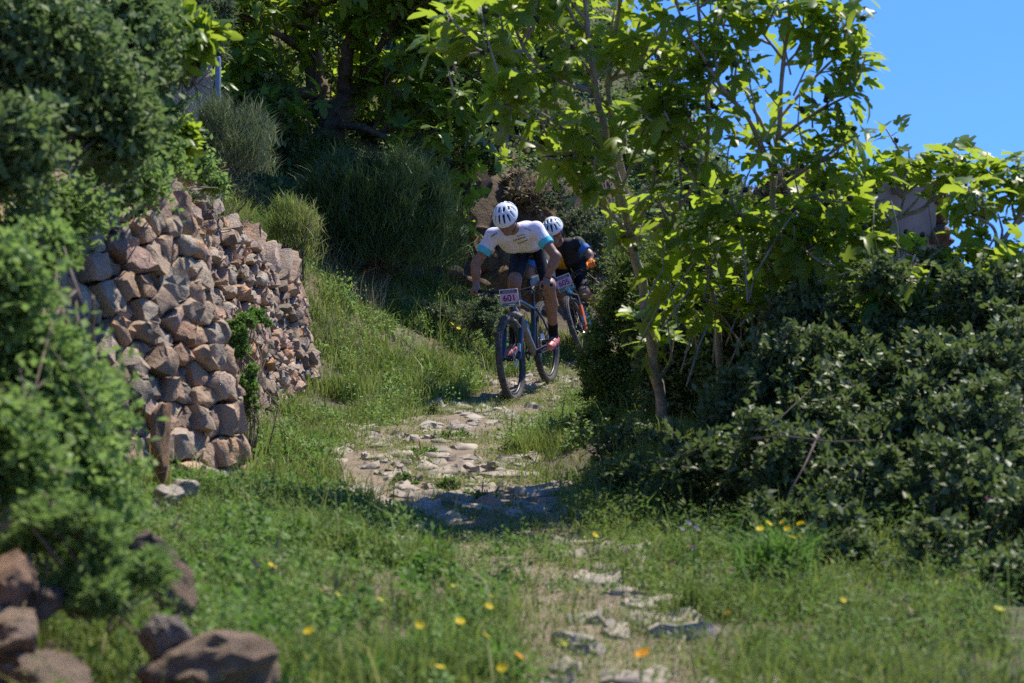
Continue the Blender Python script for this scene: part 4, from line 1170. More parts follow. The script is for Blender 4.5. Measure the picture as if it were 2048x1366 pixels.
herbs('verge_weeds', 'small leafy weeds at the foot of the brambles', M['weed'], 30000, (0.2, 2.3, 4.6, 10.2), lambda x, y: verge(x, y) * sstep(0.38, 0.6, n2(x, y, 0.6, 82)) * (x > pc(y)), (0.014, 0.036), 0.2, NARROW, 402)
herbs('bank_weeds', 'leafy green weeds on the bank past the end of the wall', M['weed'], 42000, (-2.4, 0.6, 12, 20.5), lambda x, y: verge(x, y) * sstep(0.4, 0.65, n2(x, y, 0.7, 83)), (0.018, 0.038), 0.16, OVAL, 403)
def onpath(x, y):
    u = np.abs(x - pc(y)) / phw(y)
    return (u < 1.2) * sstep(np.where(y < 9.3, 0.26, 0.38), np.where(y < 9.3, 0.46, 0.56), n2(x, y, 0.32, 91)) * np.where((y > 10.4) & (y < 12.2) & (x < pc(y) - 0.1), 0.15, 1)
herbs('path_herbs', 'pale yellowish stonecrop tufts between the path stones', M['sedum'], 90000, (-1.4, 1.6, 4.6, 20), onpath, (0.010, 0.022), 0.06, OVAL, 404)
g = rng(405)
P = sample(80000, -1.4, 1.6, 4.6, 20, g, lambda x, y: onpath(x, y) * vis_cone(x, y))
tag(fmesh('path_grass', [blades(P, g.uniform(0.03, 0.11, len(P)), 0.002, g.uniform(0.2, 0.9, len(P)), np.clip(np.where(P[:, 1] < 9.3, 0.1, 0.3) + g.beta(2, 2, len(P)) * 0.62, 0, 1), g)], M['grass']), 'short tufts of grass between the path stones', 'grass', None, 'stuff')
# ------------------------------------------------------------------ bicycles
M['tyre'] = plain('dusty tyre rubber', (0.085, 0.078, 0.07), 0.85, 0, 0.45, 30, 0.3)
M['black'] = plain('black parts', (0.014, 0.014, 0.015), 0.45, 0, 0.3, 30, 0.5)
M['blackrub'] = plain('black rubber', (0.018, 0.018, 0.018), 0.8, 0, 0.3, 60, 0.3)
M['alloy'] = plain('grey alloy', (0.42, 0.42, 0.42), 0.35, 0.85, 0.12, 40)
M['steelb'] = plain('bare steel', (0.55, 0.55, 0.56), 0.3, 1.0, 0.1, 40)
M['navy'] = plain('navy frame paint', (0.010, 0.030, 0.062), 0.3, 0.1, 0.15, 12, 0.6)
M['bluep'] = plain('blue frame paint', (0.035, 0.22, 0.40), 0.3, 0.1, 0.15, 12, 0.6)
M['dusty'] = plain('dusty grey frame', (0.19, 0.17, 0.145), 0.6, 0, 0.25, 14)
M['orange'] = plain('orange paint', (0.85, 0.16, 0.03), 0.4, 0, 0.12, 14)
M['white'] = plain('white print', (0.78, 0.78, 0.80), 0.5, 0, 0.05, 14)
M['lilac'] = plain('lilac print', (0.66, 0.42, 0.70), 0.5, 0, 0.08, 14)
M['plate_navy'] = plain('navy print', (0.03, 0.045, 0.14), 0.5, 0, 0.1, 14)
M['plate_teal'] = plain('teal print', (0.10, 0.24, 0.22), 0.5, 0, 0.15, 14)
M['purple'] = plain('dark purple ink', (0.07, 0.012, 0.09), 0.5, 0, 0.1, 14)
M['orangetyre'] = M['orange']

def frame_of(px, py, d, yaw, pitch, roll, z=None):
    p = at(px, py, d)
    if z is not None: p.z = z
    R3 = Matrix.Rotation(R(-90 - yaw), 4, 'Z') @ Matrix.Rotation(R(pitch), 4, 'Y') @ Matrix.Rotation(R(roll), 4, 'X')
    return Matrix.Translation(p) @ R3

# one wheel, shared by both bikes (axle along y, centre at origin)
WR = 0.37
def wheel_meshes():
    t = MB(); t.ring((0, 0, 0), (0, 1, 0), WR - 0.031, 0.029, 64, 12)
    kn = MB()
    for i in range(72):
        a = 2 * math.pi * i / 72
        for j, yo in enumerate((-0.021, -0.008, 0.008, 0.021)):
            aa = a + (0.5 if j in (1, 2) else 0) * 2 * math.pi / 72
            rr = WR - 0.031 + math.sqrt(max(0.029 ** 2 - yo ** 2, 0)) + 0.001
            rot = Euler((0, -aa, 0))
            kn.box((math.cos(aa) * rr, yo, math.sin(aa) * rr), (0.009, 0.010, 0.014), rot)
    rim = MB(); rim.ring((0, 0, 0), (0, 1, 0), WR - 0.066, 0.013, 64, 8, 1.05)
    sp = MB()
    for i in range(28):
        a = 2 * math.pi * i / 28; s = 1 if i % 2 else -1
        b = a + (0.55 if (i // 2) % 2 else -0.55)
        sp.tube([(0.028 * math.cos(b), s * 0.03, 0.028 * math.sin(b)), ((WR - .07) * math.cos(a), 0, (WR - .07) * math.sin(a))], 0.0012, 4)
    hub = MB(); hub.tube([(0, -.055, 0), (0, -.032, 0), (0, -.03, 0), (0, .03, 0), (0, .032, 0), (0, .055, 0)], [.010, .012, .028, .026, .012, .010], 16)
    rot = MB(); rot.disc((0, 0.045, 0), (0, 1, 0), 0.080, 0.002, 32, 0.062)
    for i in range(6):
        a = 2 * math.pi * i / 6
        rot.tube([(0.02 * math.cos(a), .045, 0.02 * math.sin(a)), (0.066 * math.cos(a + .4), .045, 0.066 * math.sin(a + .4))], .004, 4)
    return [('tyre', t.mesh('tyre', M['tyre'], True)), ('tread', kn.mesh('tread', M['tyre'])), ('rim', rim.mesh('rim', M['black'], True)), ('spokes', sp.mesh('spokes', M['black'])), ('hub', hub.mesh('hub', M['black'], True, 40)), ('brake_rotor', rot.mesh('brake_rotor', M['steelb'], False))]
WHEEL = wheel_meshes()

def loc_link(name, me, parent, mat=None):
    o = bpy.data.objects.new(name, me); COL.objects.link(o); o.parent = parent
    if mat is not None: o.matrix_local = mat
    return o

def bicycle(label, Mb, col, plate, group, steer=0.0):
    root = bpy.data.objects.new('mountain_bike', None); COL.objects.link(root)
    root.matrix_world = Mb; root.empty_display_size = 0.05
    tag(root, label, 'bicycle', group)
    def P(mb, name, mat, parent=root, smooth=True, sharp=35):
        return loc_link(name, mb.mesh(name, mat, smooth, sharp), parent)
    for name, x in (('front_wheel', 0.0), ('rear_wheel', -1.15)):
        w = loc_link(name, WHEEL[0][1], root, Matrix.Translation((x, 0, WR)))
        for n, me in WHEEL[1:]:
            c = loc_link(n, me, w)
            if n in ('tread', 'spokes'): c['kind'] = 'stuff'
    bb = (-0.72, 0, 0.33); hb = (-0.222, 0, 0.735); ht = (-0.258, 0, 0.845); st = (-0.875, 0, 0.76); ra = (-1.15, 0, WR)
    f = MB()
    f.tube([hb, ht], [.024, .023], 14)
    dt = MB(); dt.tube([(-.238, 0, .775), (-.40, 0, .66), bb], [.028, .034, .034], 12); P(dt, 'down_tube', col['down'])
    f.tube([(-.255, 0, .83), (-.5, 0, .80), (-.862, 0, .70)], [.021, .019, .017], 12)
    f.tube([bb, (-.80, 0, .56), st], [.024, .020, .019], 12)
    f.tube([(-.72, -.045, .33), (-.72, .045, .33)], [.026, .026], 14)
    fr_ = P(f, 'frame', col['frame'])
    for s in (-1, 1):
        m_ = MB(); m_.tube([(-.74, s * .03, .34), (-.85, s * .055, .35), (-1.05, s * .062, .365), (-1.15, s * .068, WR)], [.014, .012, .011, .013], 8); P(m_, 'chain_stay', col['stay'])
        m_ = MB(); m_.tube([(-.865, s * .018, .71), (-.95, s * .05, .60), (-1.15, s * .068, WR)], [.011, .009, .011], 8); P(m_, 'seat_stay', col['stay'])
    # fork
    fk = MB(); fk.tube([(-.205, -.075, .69), (-.212, -.03, .715), (-.215, 0, .725), (-.212, .03, .715), (-.205, .075, .69)], [.024, .027, .03, .027, .024], 10)
    fko = P(fk, 'fork_crown', col['crown'])
    for s in (-1, 1):
        m_ = MB(); m_.tube([(-.205, s * .072, .70), (-.145, s * .072, .585)], .017, 12); P(m_, 'fork_stanchion', M['black'])
        m_ = MB(); m_.tube([(-.150, s * .072, .595), (-.135, s * .072, .56), (-.02, s * .072, .38), (0.0, s * .068, .355)], [.023, .023, .020, .014], 12); P(m_, 'fork_leg', col['fork'])
    m_ = MB(); m_.tube([(-.155, -.075, .60), (-.10, -.05, .675), (-.075, 0, .695), (-.10, .05, .675), (-.155, .075, .60)], .010, 8); P(m_, 'fork_brace', col['crown'])
    m_ = MB(); m_.box((-.035, .075, .45), (.05, .022, .07), Euler((0, -.4, 0))); P(m_, 'brake_caliper', M['alloy'], sharp=20)
    # cockpit
    m_ = MB(); m_.tube([(-.262, 0, .855), (-.268, 0, .885)], .020, 12); m_.tube([(-.265, 0, .875), (-.20, 0, .905)], [.019, .018], 10); P(m_, 'stem', M['black'])
    hbz, hbx = .925, -.195
    bar = MB(); bar.tube([(hbx - .035, -.37, hbz + .02), (hbx - .015, -.22, hbz + .015), (hbx, -.07, hbz - .01), (hbx, 0, hbz - .015), (hbx, .07, hbz - .01), (hbx - .015, .22, hbz + .015), (hbx - .035, .37, hbz + .02)], [.011, .012, .0155, .016, .0155, .012, .011], 10)
    baro = P(bar, 'handlebar', M['black'])
    for s in (-1, 1):
        m_ = MB(); m_.tube([(hbx - .022, s * .255, hbz + .017), (hbx - .035, s * .375, hbz + .02)], [.0165, .0165], 10); P(m_, 'grip', M['blackrub'], baro)
        m_ = MB(); m_.tube([(hbx - .015, s * .215, hbz + .012), (hbx + .03, s * .205, hbz + .002), (hbx + .06, s * .23, hbz - .012), (hbx + .065, s * .31, hbz - .022)], [.013, .010, .006, .005], 8); P(m_, 'brake_lever', M['black'], baro)
        m_ = MB(); m_.box((hbx + .01, s * .17, hbz - .022), (.045, .05, .026)); P(m_, 'shifter', M['black'], baro, sharp=20)
        m_ = MB(); m_.tube([(hbx + .02, s * .2, hbz), (hbx + .11, s * .12, hbz - .05), (hbx + .07, s * .04, hbz - .14), (-.2, s * .04, .74)], .0028, 5); P(m_, 'cable', M['black'], baro)
    # saddle
    m_ = MB(); m_.tube([(-.875, 0, .75), (-.925, 0, .945)], [.0155, .014], 12); P(m_, 'seat_post', M['black'])
    sd = MB(); sx = np.linspace(0, 1, 9); vv = []
    for t in sx:
        w = .018 + .055 * t ** 1.7
        for k in range(7):
            a = (k / 6 - .5) * 2
            vv.append((-.80 - .27 * t, w * a, .975 - .012 * a * a - .03 * (abs(a) > .9) + .012 * t - .02 * (t == 0)))
    top = len(vv); vv += [(x, y * .7, z - .035) for x, y, z in vv]
    ff = []
    for i in range(8):
        for k in range(6):
            q = [i * 7 + k, i * 7 + k + 1, (i + 1) * 7 + k + 1, (i + 1) * 7 + k]
            ff += [q[::-1], [z + top for z in q]]
    for i in range(8):
        for k, fl in ((0, 0), (6, 1)):
            q = [i * 7 + k, (i + 1) * 7 + k, (i + 1) * 7 + k + top, i * 7 + k + top]; ff.append(q if fl else q[::-1])
    for i, fl in ((0, 0), (8, 1)):
        for k in range(6):
            q = [i * 7 + k, i * 7 + k + 1, i * 7 + k + 1 + top, i * 7 + k + top]; ff.append(q if not fl else q[::-1])
    sd.add(vv, ff); P(sd, 'saddle', M['black'])
    # drive train; right (y<0) pedal forward, left pedal back, cranks level
    m_ = MB(); m_.disc((-.72, -.055, .33), (0, 1, 0), .072, .004, 32, .045); m_.tube([(-.72, -.065, .33), (-.72, .065, .33)], .014, 12); cr = P(m_, 'chainring', M['black'])
    for s, dx in ((-1, .17), (1, -.17)):
        m_ = MB(); m_.tube([(-.72, s * .068, .33), (-.72 + dx, s * .085, .33)], [.016, .012], 8); P(m_, 'crank_arm', M['alloy'])
        m_ = MB(); m_.box((-.72 + dx, s * .135, .33), (.065, .06, .018)); m_.tube([(-.72 + dx, s * .085, .33), (-.72 + dx, s * .15, .33)], .007, 8); P(m_, 'pedal', M['black'], sharp=20)
    m_ = MB()
    for r_, yy in ((.085, -.028), (.07, -.034), (.055, -.040), (.04, -.046)): m_.disc((-1.15, yy, WR), (0, 1, 0), r_, .003, 28, .02)
    P(m_, 'cassette', M['alloy'])
    m_ = MB(); m_.tube([(-1.15, -.058, WR - .02), (-1.155, -.062, .28), (-1.11, -.06, .20)], [.014, .014, .010], 8); P(m_, 'derailleur', M['black'])
    m_ = MB(); m_.tube([(-.72, -.055, .402), (-1.15, -.038, .425)], .004, 5); m_.tube([(-.72, -.055, .258), (-1.11, -.058, .20)], .004, 5); m_.tube([(-1.11, -.058, .20), (-1.15, -.05, .30)], .004, 5); o = P(m_, 'chain', M['steelb']); 
    m_ = MB(); m_.tube([(-.50, .0, .62), (-.58, .0, .49)], [.034, .034], 12); P(m_, 'water_bottle', col['bottle'])
    # race plate on the front of the bar
    if plate:
        tilt = Matrix.Translation((hbx + .035, plate[1], hbz - .055)) @ Matrix.Rotation(R(10), 4, 'Y')
        m_ = MB(); m_.box((0, 0, 0), (.003, .165, .155)); pl = loc_link('number_plate', m_.mesh('number_plate', M['white']), root, tilt)
        def band(name, z0, z1, mat, yw=.150, x=.0025):
            b_ = MB(); b_.box((x, 0, (z0 + z1) / 2), (.002, yw, z1 - z0)); return loc_link(name, b_.mesh(name, mat), pl)
        band('lilac_field', -.040, .036, M['lilac']); band('top_band', .040, .070, M['plate_navy']); band('bottom_band', -.072, -.044, M['plate_teal'])
        def txt(name, s, size, y, z, mat, bold=0.0):
            cu = bpy.data.curves.new(name, 'FONT'); cu.body = s; cu.size = size; cu.align_x = 'CENTER'; cu.align_y = 'CENTER'; cu.offset = bold; cu.extrude = .0008
            cu.materials.append(mat)
            tmp = bpy.data.objects.new('tmp', cu); COL.objects.link(tmp)
            dg = bpy.context.evaluated_depsgraph_get()
            me = bpy.data.meshes.new_from_object(tmp.evaluated_get(dg)); bpy.data.objects.remove(tmp)
            o = bpy.data.objects.new(name, me); COL.objects.link(o); o.parent = pl
            o.matrix_local = Matrix.Translation((.0052, y, z)) @ Matrix(((0, 0, 1, 0), (1, 0, 0, 0), (0, 1, 0, 0), (0, 0, 0, 1)))
            return o
        txt('number', plate[0], .078, 0, -.003, M['purple'], .0009)
        # sponsor lines are too small to read in the photograph: thin light strips
        for z, w in ((.060, .10), (.050, .12)):
            b_ = MB()
            b_.box((.0045, 0, z), (.002, w, .0035)); loc_link('print_line', b_.mesh('print_line', M['lilac']), pl)
        b_ = MB(); b_.box((.0045, .02, -.06), (.002, .07, .008)); loc_link('print_line', b_.mesh('print_line', M['white']), pl)
    return root

MB1 = frame_of(1031, 803, 17.0, 16, 6.9, 4.5)
_p2 = at(1184, 733, 20.2); 
MB2 = frame_of(1184, 735, 20.2, 11, 5.5, 20.0, float(H(_p2.x, _p2.y)) + 0.005)
bike1 = bicycle('navy mountain bike with lilac number plate 601, nearest the camera', MB1, dict(down=M['dusty'], frame=M['navy'], stay=M['navy'], crown=M['dusty'], fork=M['navy'], bottle=M['bluep']), ('601', 0.0), 'race mountain bikes')
bike2 = bicycle('blue and orange mountain bike half hidden behind the bramble', MB2, dict(down=M['bluep'], frame=M['bluep'], stay=M['orange'], crown=M['black'], fork=M['orange'], bottle=M['orange']), ('605', 0.0), 'race mountain bikes')

# ------------------------------------------------------------------ riders: smooth-union bodies
def from_px(Mb, px, py, lx):
    inv = Mb.inverted()
    r = at(px, py, 1.0)
    a = (inv.to_3x3() @ r); b = inv.translation
    t = (lx - b.x) / a.x
    return np.array(a * t + b)

class SDF:
    def __init__(s, lo, hi, h):
        s.h = h; s.lo = np.array(lo, float)
        s.n = np.ceil((np.array(hi) - s.lo) / h).astype(int) + 1
        s.f = np.full(s.n, 0.3, np.float32)
    def _block(s, lo, hi):
        i0 = np.clip(np.floor((lo - s.lo) / s.h).astype(int), 0, s.n - 1); i1 = np.clip(np.ceil((hi - s.lo) / s.h).astype(int) + 1, 1, s.n)
        ax = [s.lo[k] + s.h * np.arange(i0[k], i1[k]) for k in range(3)]
        P = np.stack(np.meshgrid(*ax, indexing='ij'), -1)
        return tuple(slice(i0[k], i1[k]) for k in range(3)), P
    def _join(s, sl, d, k, sub=False):
        a = s.f[sl]
        if sub:
            s.f[sl] = np.maximum(a, -d); return
        if k <= 0: s.f[sl] = np.minimum(a, d); return
        hh = np.clip(0.5 + 0.5 * (a - d) / k, 0, 1)
        s.f[sl] = a * (1 - hh) + d * hh - k * hh * (1 - hh)
    def cone(s, a, b, ra, rb, k=0.025, clip=(), sub=False, flat=None):
        a = np.array(a, float); b = np.array(b, float); m = max(ra, rb) + 0.07
        sl, P = s._block(np.minimum(a, b) - m, np.maximum(a, b) + m)
        if P.size == 0: return
        ab = b - a; t = np.clip(((P - a) @ ab) / max(ab @ ab, 1e-9), 0, 1)
        d = np.linalg.norm(P - a - t[..., None] * ab, axis=-1) - (ra + (rb - ra) * t)
        for c, n in clip: d = np.maximum(d, (P - np.array(c)) @ np.array(n))
        s._join(sl, d, k, sub)
    def ell(s, c, r, rot=None, k=0.02, clip=(), sub=False):
        c = np.array(c, float); r = np.array(r, float); m = r.max() + 0.06
        sl, P = s._block(c - m, c + m)
        q = P - c
        if rot is not None: q = q @ rot       # columns of rot = local axes
        kk = np.linalg.norm(q / r, axis=-1); k2 = np.linalg.norm(q / (r * r), axis=-1)
        d = np.where(k2 > 1e-6, kk * (kk - 1) / np.maximum(k2, 1e-6), -r.min())
        for cc, n in clip: d = np.maximum(d, (P - np.array(cc)) @ np.array(n))
        s._join(sl, d, k, sub)
    def nets(s):
        f = s.f; sg = f < 0
        c8 = np.zeros(np.array(f.shape) - 1, np.int8)
        for dx in (0, 1):
            for dy in (0, 1):
                for dz in (0, 1):
                    c8 += sg[dx:dx + c8.shape[0], dy:dy + c8.shape[1], dz:dz + c8.shape[2]]
        act = (c8 > 0) & (c8 < 8)
        ids = np.full(act.shape, -1, np.int64); cells_ = np.argwhere(act); ids[act] = np.arange(len(cells_))
        acc = np.zeros((len(cells_), 3)); cnt = np.zeros(len(cells_))
        C = [(0, 0, 0), (1, 0, 0), (0, 1, 0), (1, 1, 0), (0, 0, 1), (1, 0, 1), (0, 1, 1), (1, 1, 1)]
        E = [(0, 1), (2, 3), (4, 5), (6, 7), (0, 2), (1, 3), (4, 6), (5, 7), (0, 4), (1, 5), (2, 6), (3, 7)]
        val = [f[tuple((cells_ + np.array(o)).T)] for o in C]
        for a, b in E:
            fa, fb = val[a], val[b]; m = (fa < 0) != (fb < 0)
            t = np.where(m, fa / np.where(m, fa - fb, 1), 0)
            p = np.array(C[a]) + t[:, None] * (np.array(C[b]) - np.array(C[a]))
            acc += p * m[:, None]; cnt += m
        V = s.lo + s.h * (cells_ + acc / cnt[:, None])
        quads = []
        for ax in range(3):
            o = [0, 0, 0]; o[ax] = 1
            A_ = sg[:sg.shape[0] - o[0], :sg.shape[1] - o[1], :sg.shape[2] - o[2]]; B2 = sg[o[0]:, o[1]:, o[2]:]
            e = np.argwhere(A_ != B2)
            u, v = [(1, 2), (2, 0), (0, 1)][ax]
            e = e[(e[:, u] > 0) & (e[:, v] > 0) & (e[:, u] < sg.shape[u] - 1) & (e[:, v] < sg.shape[v] - 1)]
            du = np.zeros(3, int); du[u] = 1; dv = np.zeros(3, int); dv[v] = 1
            q = np.stack([ids[tuple((e - du - dv).T)], ids[tuple((e - dv).T)], ids[tuple(e.T)], ids[tuple((e - du).T)]], 1)
            fl = ~sg[tuple(e.T)]
            q[fl] = q[fl][:, ::-1]
            quads.append(q)
        Q = np.concatenate(quads); Q = Q[(Q >= 0).all(1)]
        return V, Q
    def mesh(s, name, mat, smoothit=1):
        V, Q = s.nets()
        for _ in range(smoothit):      # light laplacian
            acc = np.zeros_like(V); cnt = np.zeros(len(V))
            for i in range(4):
                a, b = Q[:, i], Q[:, (i + 1) % 4]
                np.add.at(acc, a, V[b]); np.add.at(cnt, a, 1)
            V = V * 0.5 + 0.5 * acc / np.maximum(cnt, 1)[:, None]
        return mesh_from(name, V, Q, mat, smooth=True)

def unit(v): v = np.array(v, float); return v / np.linalg.norm(v)

M['skin'] = plain('skin', (0.27, 0.145, 0.10), 0.5, 0, 0.15, 30, 0.4)
M['lips'] = plain('lips', (0.30, 0.11, 0.085), 0.5)
M['eye'] = plain('eye white', (0.6, 0.58, 0.55), 0.3)
M['hair'] = plain('dark hair', (0.03, 0.02, 0.014), 0.7, 0, 0.3, 80)
M['jersey_w'] = plain('white jersey', (0.74, 0.72, 0.80), 0.75, 0, 0.06, 40, 0.2, 0.25)
M['cyan'] = plain('cyan cuff', (0.10, 0.52, 0.60), 0.75, 0, 0.08, 40, 0.2)
M['shorts'] = plain('navy bib shorts', (0.008, 0.014, 0.026), 0.65, 0, 0.25, 24, 0.3, 0.2)
M['sock'] = plain('black sock', (0.010, 0.010, 0.011), 0.85, 0, 0.2, 60, 0.2)
M['shoe_r'] = plain('salmon red shoe', (0.62, 0.17, 0.15), 0.5, 0, 0.12, 30)
M['helmet'] = plain('white helmet shell', (0.74, 0.77, 0.80), 0.3, 0, 0.03, 10, 0.5)
M['liner'] = plain('dark helmet liner', (0.010, 0.012, 0.016), 0.8)
M['jersey_k'] = plain('black jersey', (0.014, 0.014, 0.018), 0.7, 0, 0.2, 30, 0.3, 0.2)
M['gold'] = plain('amber jersey panel', (0.70, 0.32, 0.02), 0.7, 0, 0.15, 20, 0.2)
M['bluecuff'] = plain('blue cuff', (0.05, 0.16, 0.45), 0.7, 0, 0.15, 20, 0.2)
M['glove'] = plain('orange glove', (0.80, 0.20, 0.03), 0.7, 0, 0.3, 60, 0.2)
M['lens'] = plain('red mirrored lens', (0.45, 0.06, 0.02), 0.12, 0.6, 0.2, 10)
M['teal'] = plain('teal hem', (0.03, 0.30, 0.30), 0.7)

def rider(label, Mb, J, look, head_up, kit, group):
    """J: joints in bike-local metres"""
    root_m = Mb
    J = {k: np.array(v, float) for k, v in J.items()}
    allp = np.array(list(J.values())); lo = allp.min(0) - 0.24; hi = allp.max(0) + 0.24
    fw = unit(look); up = np.array(head_up, float); up = unit(up - fw * np.dot(up, fw)); sd = np.cross(up, fw)
    HR = np.column_stack([fw, sd, up])
    hc = J['head']
    hp = lambda x, y, z: hc + HR @ np.array([x, y, z])
    hipc = (J['hipL'] + J['hipR']) / 2; shc = (J['shL'] + J['shR']) / 2
    spine = unit(shc - hipc)
    latv = unit(J['shL'] - J['shR'])
    down = unit(np.cross(latv, spine)); 
    if down[2] > 0: down = -down
    chest = hipc * 0.28 + shc * 0.72 + down * 0.012
    waist = hipc * 0.66 + shc * 0.34
    S = SDF(lo, hi, 0.008)
    def torso(S, e=0.0, k=0.03, clip=()):
        for s in (-1, 1):
            o = latv * s
            S.cone(hipc + o * .055 + spine * .05, waist + o * .045, .105 + e, .098 + e, k, clip)
            S.cone(waist + o * .045, chest + o * .062, .098 + e, .118 + e, k, clip)
            S.cone(chest + o * .062, shc + o * .09 + down * .01, .115 + e, .07 + e, k, clip)
        S.cone(J['shL'], J['shR'], .058 + e, .058 + e, k, clip)
    def neck(S, e=0): S.cone(shc + spine * .02 - down * .02, hp(-.035, 0, -.06), .064 + e, .055 + e, .03)
    torso(S); neck(S)
    # head
    S.ell(hp(-.012, 0, .02), (.098, .077, .105), HR, .02)
    S.cone(hp(.02, 0, -.055), hp(.055, 0, -.085), .058, .036, .03)       # jaw and chin
    S.cone(hp(.035, -.03, -.02), hp(.035, .03, -.02), .045, .045, .02)   # cheeks
    S.cone(hp(.088, 0, .012), hp(.112, 0, -.022), .010, .016, .012)      # nose
    S.cone(hp(.082, -.032, .030), hp(.082, .032, .030), .013, .013, .012)  # brow
    S.cone(hp(.088, -.016, -.052), hp(.088, .016, -.052), .010, .010, .010)  # mouth
    for s in (-1, 1): S.ell(hp(-.005, s * .079, -.005), (.020, .010, .030), HR, .008)
    for L, s in (('L', 1), ('R', -1)):
        S.cone(J['sh' + L], J['el' + L], .053, .041, .03)
        el, wr = J['el' + L], J['wr' + L]
        S.cone(el, el * .65 + wr * .35, .041, .041, .02); S.cone(el * .65 + wr * .35, wr, .041, .027, .02)
        # hand round the grip: four fingers over the bar, thumb underneath
        gr = J['gr' + L]; bd = np.array([0, float(s), 0]); f_ = np.array([1.0, 0, 0]); u_ = np.array([0, 0, 1.0])
        S.cone(wr, gr - f_ * .012 + u_ * .024, .027, .025, .02)
        S.cone(gr - bd * .03 + u_ * .024, gr + bd * .03 + u_ * .022, .017, .015, .012)
        for i, ln in enumerate((.9, 1.0, .96, .78)):
            o = gr - bd * .033 + bd * .0215 * i
            K = o + u_ * .030 + f_ * .006; A1 = o + f_ * (.032 * ln) + u_ * .016; A2 = o + f_ * .030 * ln - u_ * .012; T = o + f_ * .010 - u_ * .025 * ln
            if i == 0: A1 = o + f_ * .050 + u_ * .018; A2 = o + f_ * .074 + u_ * .0; T = o + f_ * .076 - u_ * .022
            S.cone(K, A1, .0100, .0095, .004); S.cone(A1, A2, .0095, .0088, .004); S.cone(A2, T, .0088, .008, .004)
        S.cone(gr - bd * .03 - f_ * .02 + u_ * .012, gr - bd * .05 - u_ * .012, .013, .011, .008); S.cone(gr - bd * .05 - u_ * .012, gr - bd * .052 + f_ * .022 - u_ * .022, .011, .009, .004)
        hip, kn, an, to = J['hip' + L], J['kn' + L], J['an' + L], J['to' + L]
        S.cone(hip, kn, .088, .058, .03)
        S.cone(kn + np.array([.008, 0, 0]), kn + np.array([.012, 0, -.02]), .054, .050, .02)
        cf = kn * .66 + an * .34 - np.array([.018, 0, 0])
        S.cone(kn, cf, .052, .055, .03); S.cone(cf, an, .053, .034, .03)
        S.cone(an, to, .034, .03, .02)
    S.cone(J['hipL'], J['hipR'], .108, .108, .04)
    body = bpy.data.objects.new('person', S.mesh('person', M['skin'], 1)); COL.objects.link(body); body.matrix_world = root_m
    tag(body, label, 'person', group)
    def cl(name, S, mat, sm=1):
        o = loc_link(name, S.mesh(name, mat, sm), body); return o
    # jersey
    Sj = SDF(lo, hi, 0.009)
    hem = (hipc + spine * .13, -spine)
    torso(Sj, .010, .03, (hem,))
    Sj.cone(shc + spine * .0, shc + spine * .03 - down * .02, .070, .066, .02)
    cuffs = []
    for L in 'LR':
        a, b = J['sh' + L], J['el' + L]; ax = unit(b - a); end = a + (b - a) * kit.get('cuff', .58)
        Sj.cone(a, b, .066, .058, .03, ((end, ax),))
        cuffs.append((a, b, ax, end))
    jersey = cl('jersey', Sj, kit['jersey'])
    Sc = None
    for a, b, ax, end in cuffs:
        Sc = SDF(np.minimum(a, b) - .1, np.maximum(a, b) + .1, 0.006)
        Sc.cone(a, b, .070, .061, .0, ((end + ax * .004, ax), (end - ax * .055, -ax)))
        cl('sleeve_cuff', Sc, kit['cuffm'])
    if 'panel' in kit:
        Sp = SDF(lo, hi, 0.009)
        n_ = unit(down * .8 + np.array([.6, 0, 0]))
        torso(Sp, .013, .03, (hem, (chest + down * .04, -down), (chest - latv * kit['panel_off'] , latv)))
        cl('jersey_panel', Sp, kit['panel'])
    # bib shorts
    Ss = SDF(lo, hi, 0.009)
    torso(Ss, .007, .03, ((hipc + spine * .22, spine),))
    Ss.cone(J['hipL'], J['hipR'], .115, .115, .04)
    for L in 'LR':
        a, b = J['hip' + L], J['kn' + L]; ax = unit(b - a)
        Ss.cone(a, b, .096, .067, .03, ((a + (b - a) * .90, ax),))
    shorts = cl('bib_shorts', Ss, kit['shorts'])
    for L in 'LR':
        kn, an, to = J['kn' + L], J['an' + L], J['to' + L]
        ax = unit(an - kn); top = an - ax * .15
        Sk = SDF(np.minimum(kn, np.minimum(an, to)) - .12, np.maximum(kn, np.maximum(an, to)) + .12, 0.006)
        cf = kn * .66 + an * .34 - np.array([.018, 0, 0])
        Sk.cone(cf, an, .057, .039, .01, ((top, -ax),)); Sk.cone(an, an * .6 + to * .4, .038, .036, .02)
        cl('sock', Sk, M['sock'])
        Sh = SDF(np.minimum(an, to) - .14, np.maximum(an, to) + .14, 0.006)
        fd = unit(to - an); fdh = unit(np.array([fd[0], fd[1], 0.15 * fd[2]]))
        heel = an - np.array([.03, 0, .055]); 
        lat = unit(np.cross([0, 0, 1.0], fdh))
        Sh.cone(heel, heel + fdh * .10 + np.array([0, 0, .01]), .036, .040, .02)
        Sh.cone(heel + fdh * .10 + np.array([0, 0, .01]), heel + fdh * .19 + np.array([0, 0, -.004]), .040, .036, .02)
        Sh.cone(heel + fdh * .19, heel + fdh * .235, .036, .028, .02)
        Sh.cone(heel + np.array([0, 0, .02]), an + fdh * .01, .036, .036, .03)
        sh = cl('shoe', Sh, kit['shoe'])
        for q in (.085, .125, .165):
            c = heel + fdh * q + np.array([0, 0, .044 - .08 * (q - .085)])
            mb = MB(); mb.tube([c - lat * .034 - np.array([0, 0, .012]), c - lat * .02 + np.array([0, 0, .002]), c + lat * .02 + np.array([0, 0, .002]), c + lat * .034 - np.array([0, 0, .012])], .005, 6)
            loc_link('strap', mb.mesh('strap', M['black'], True), sh)
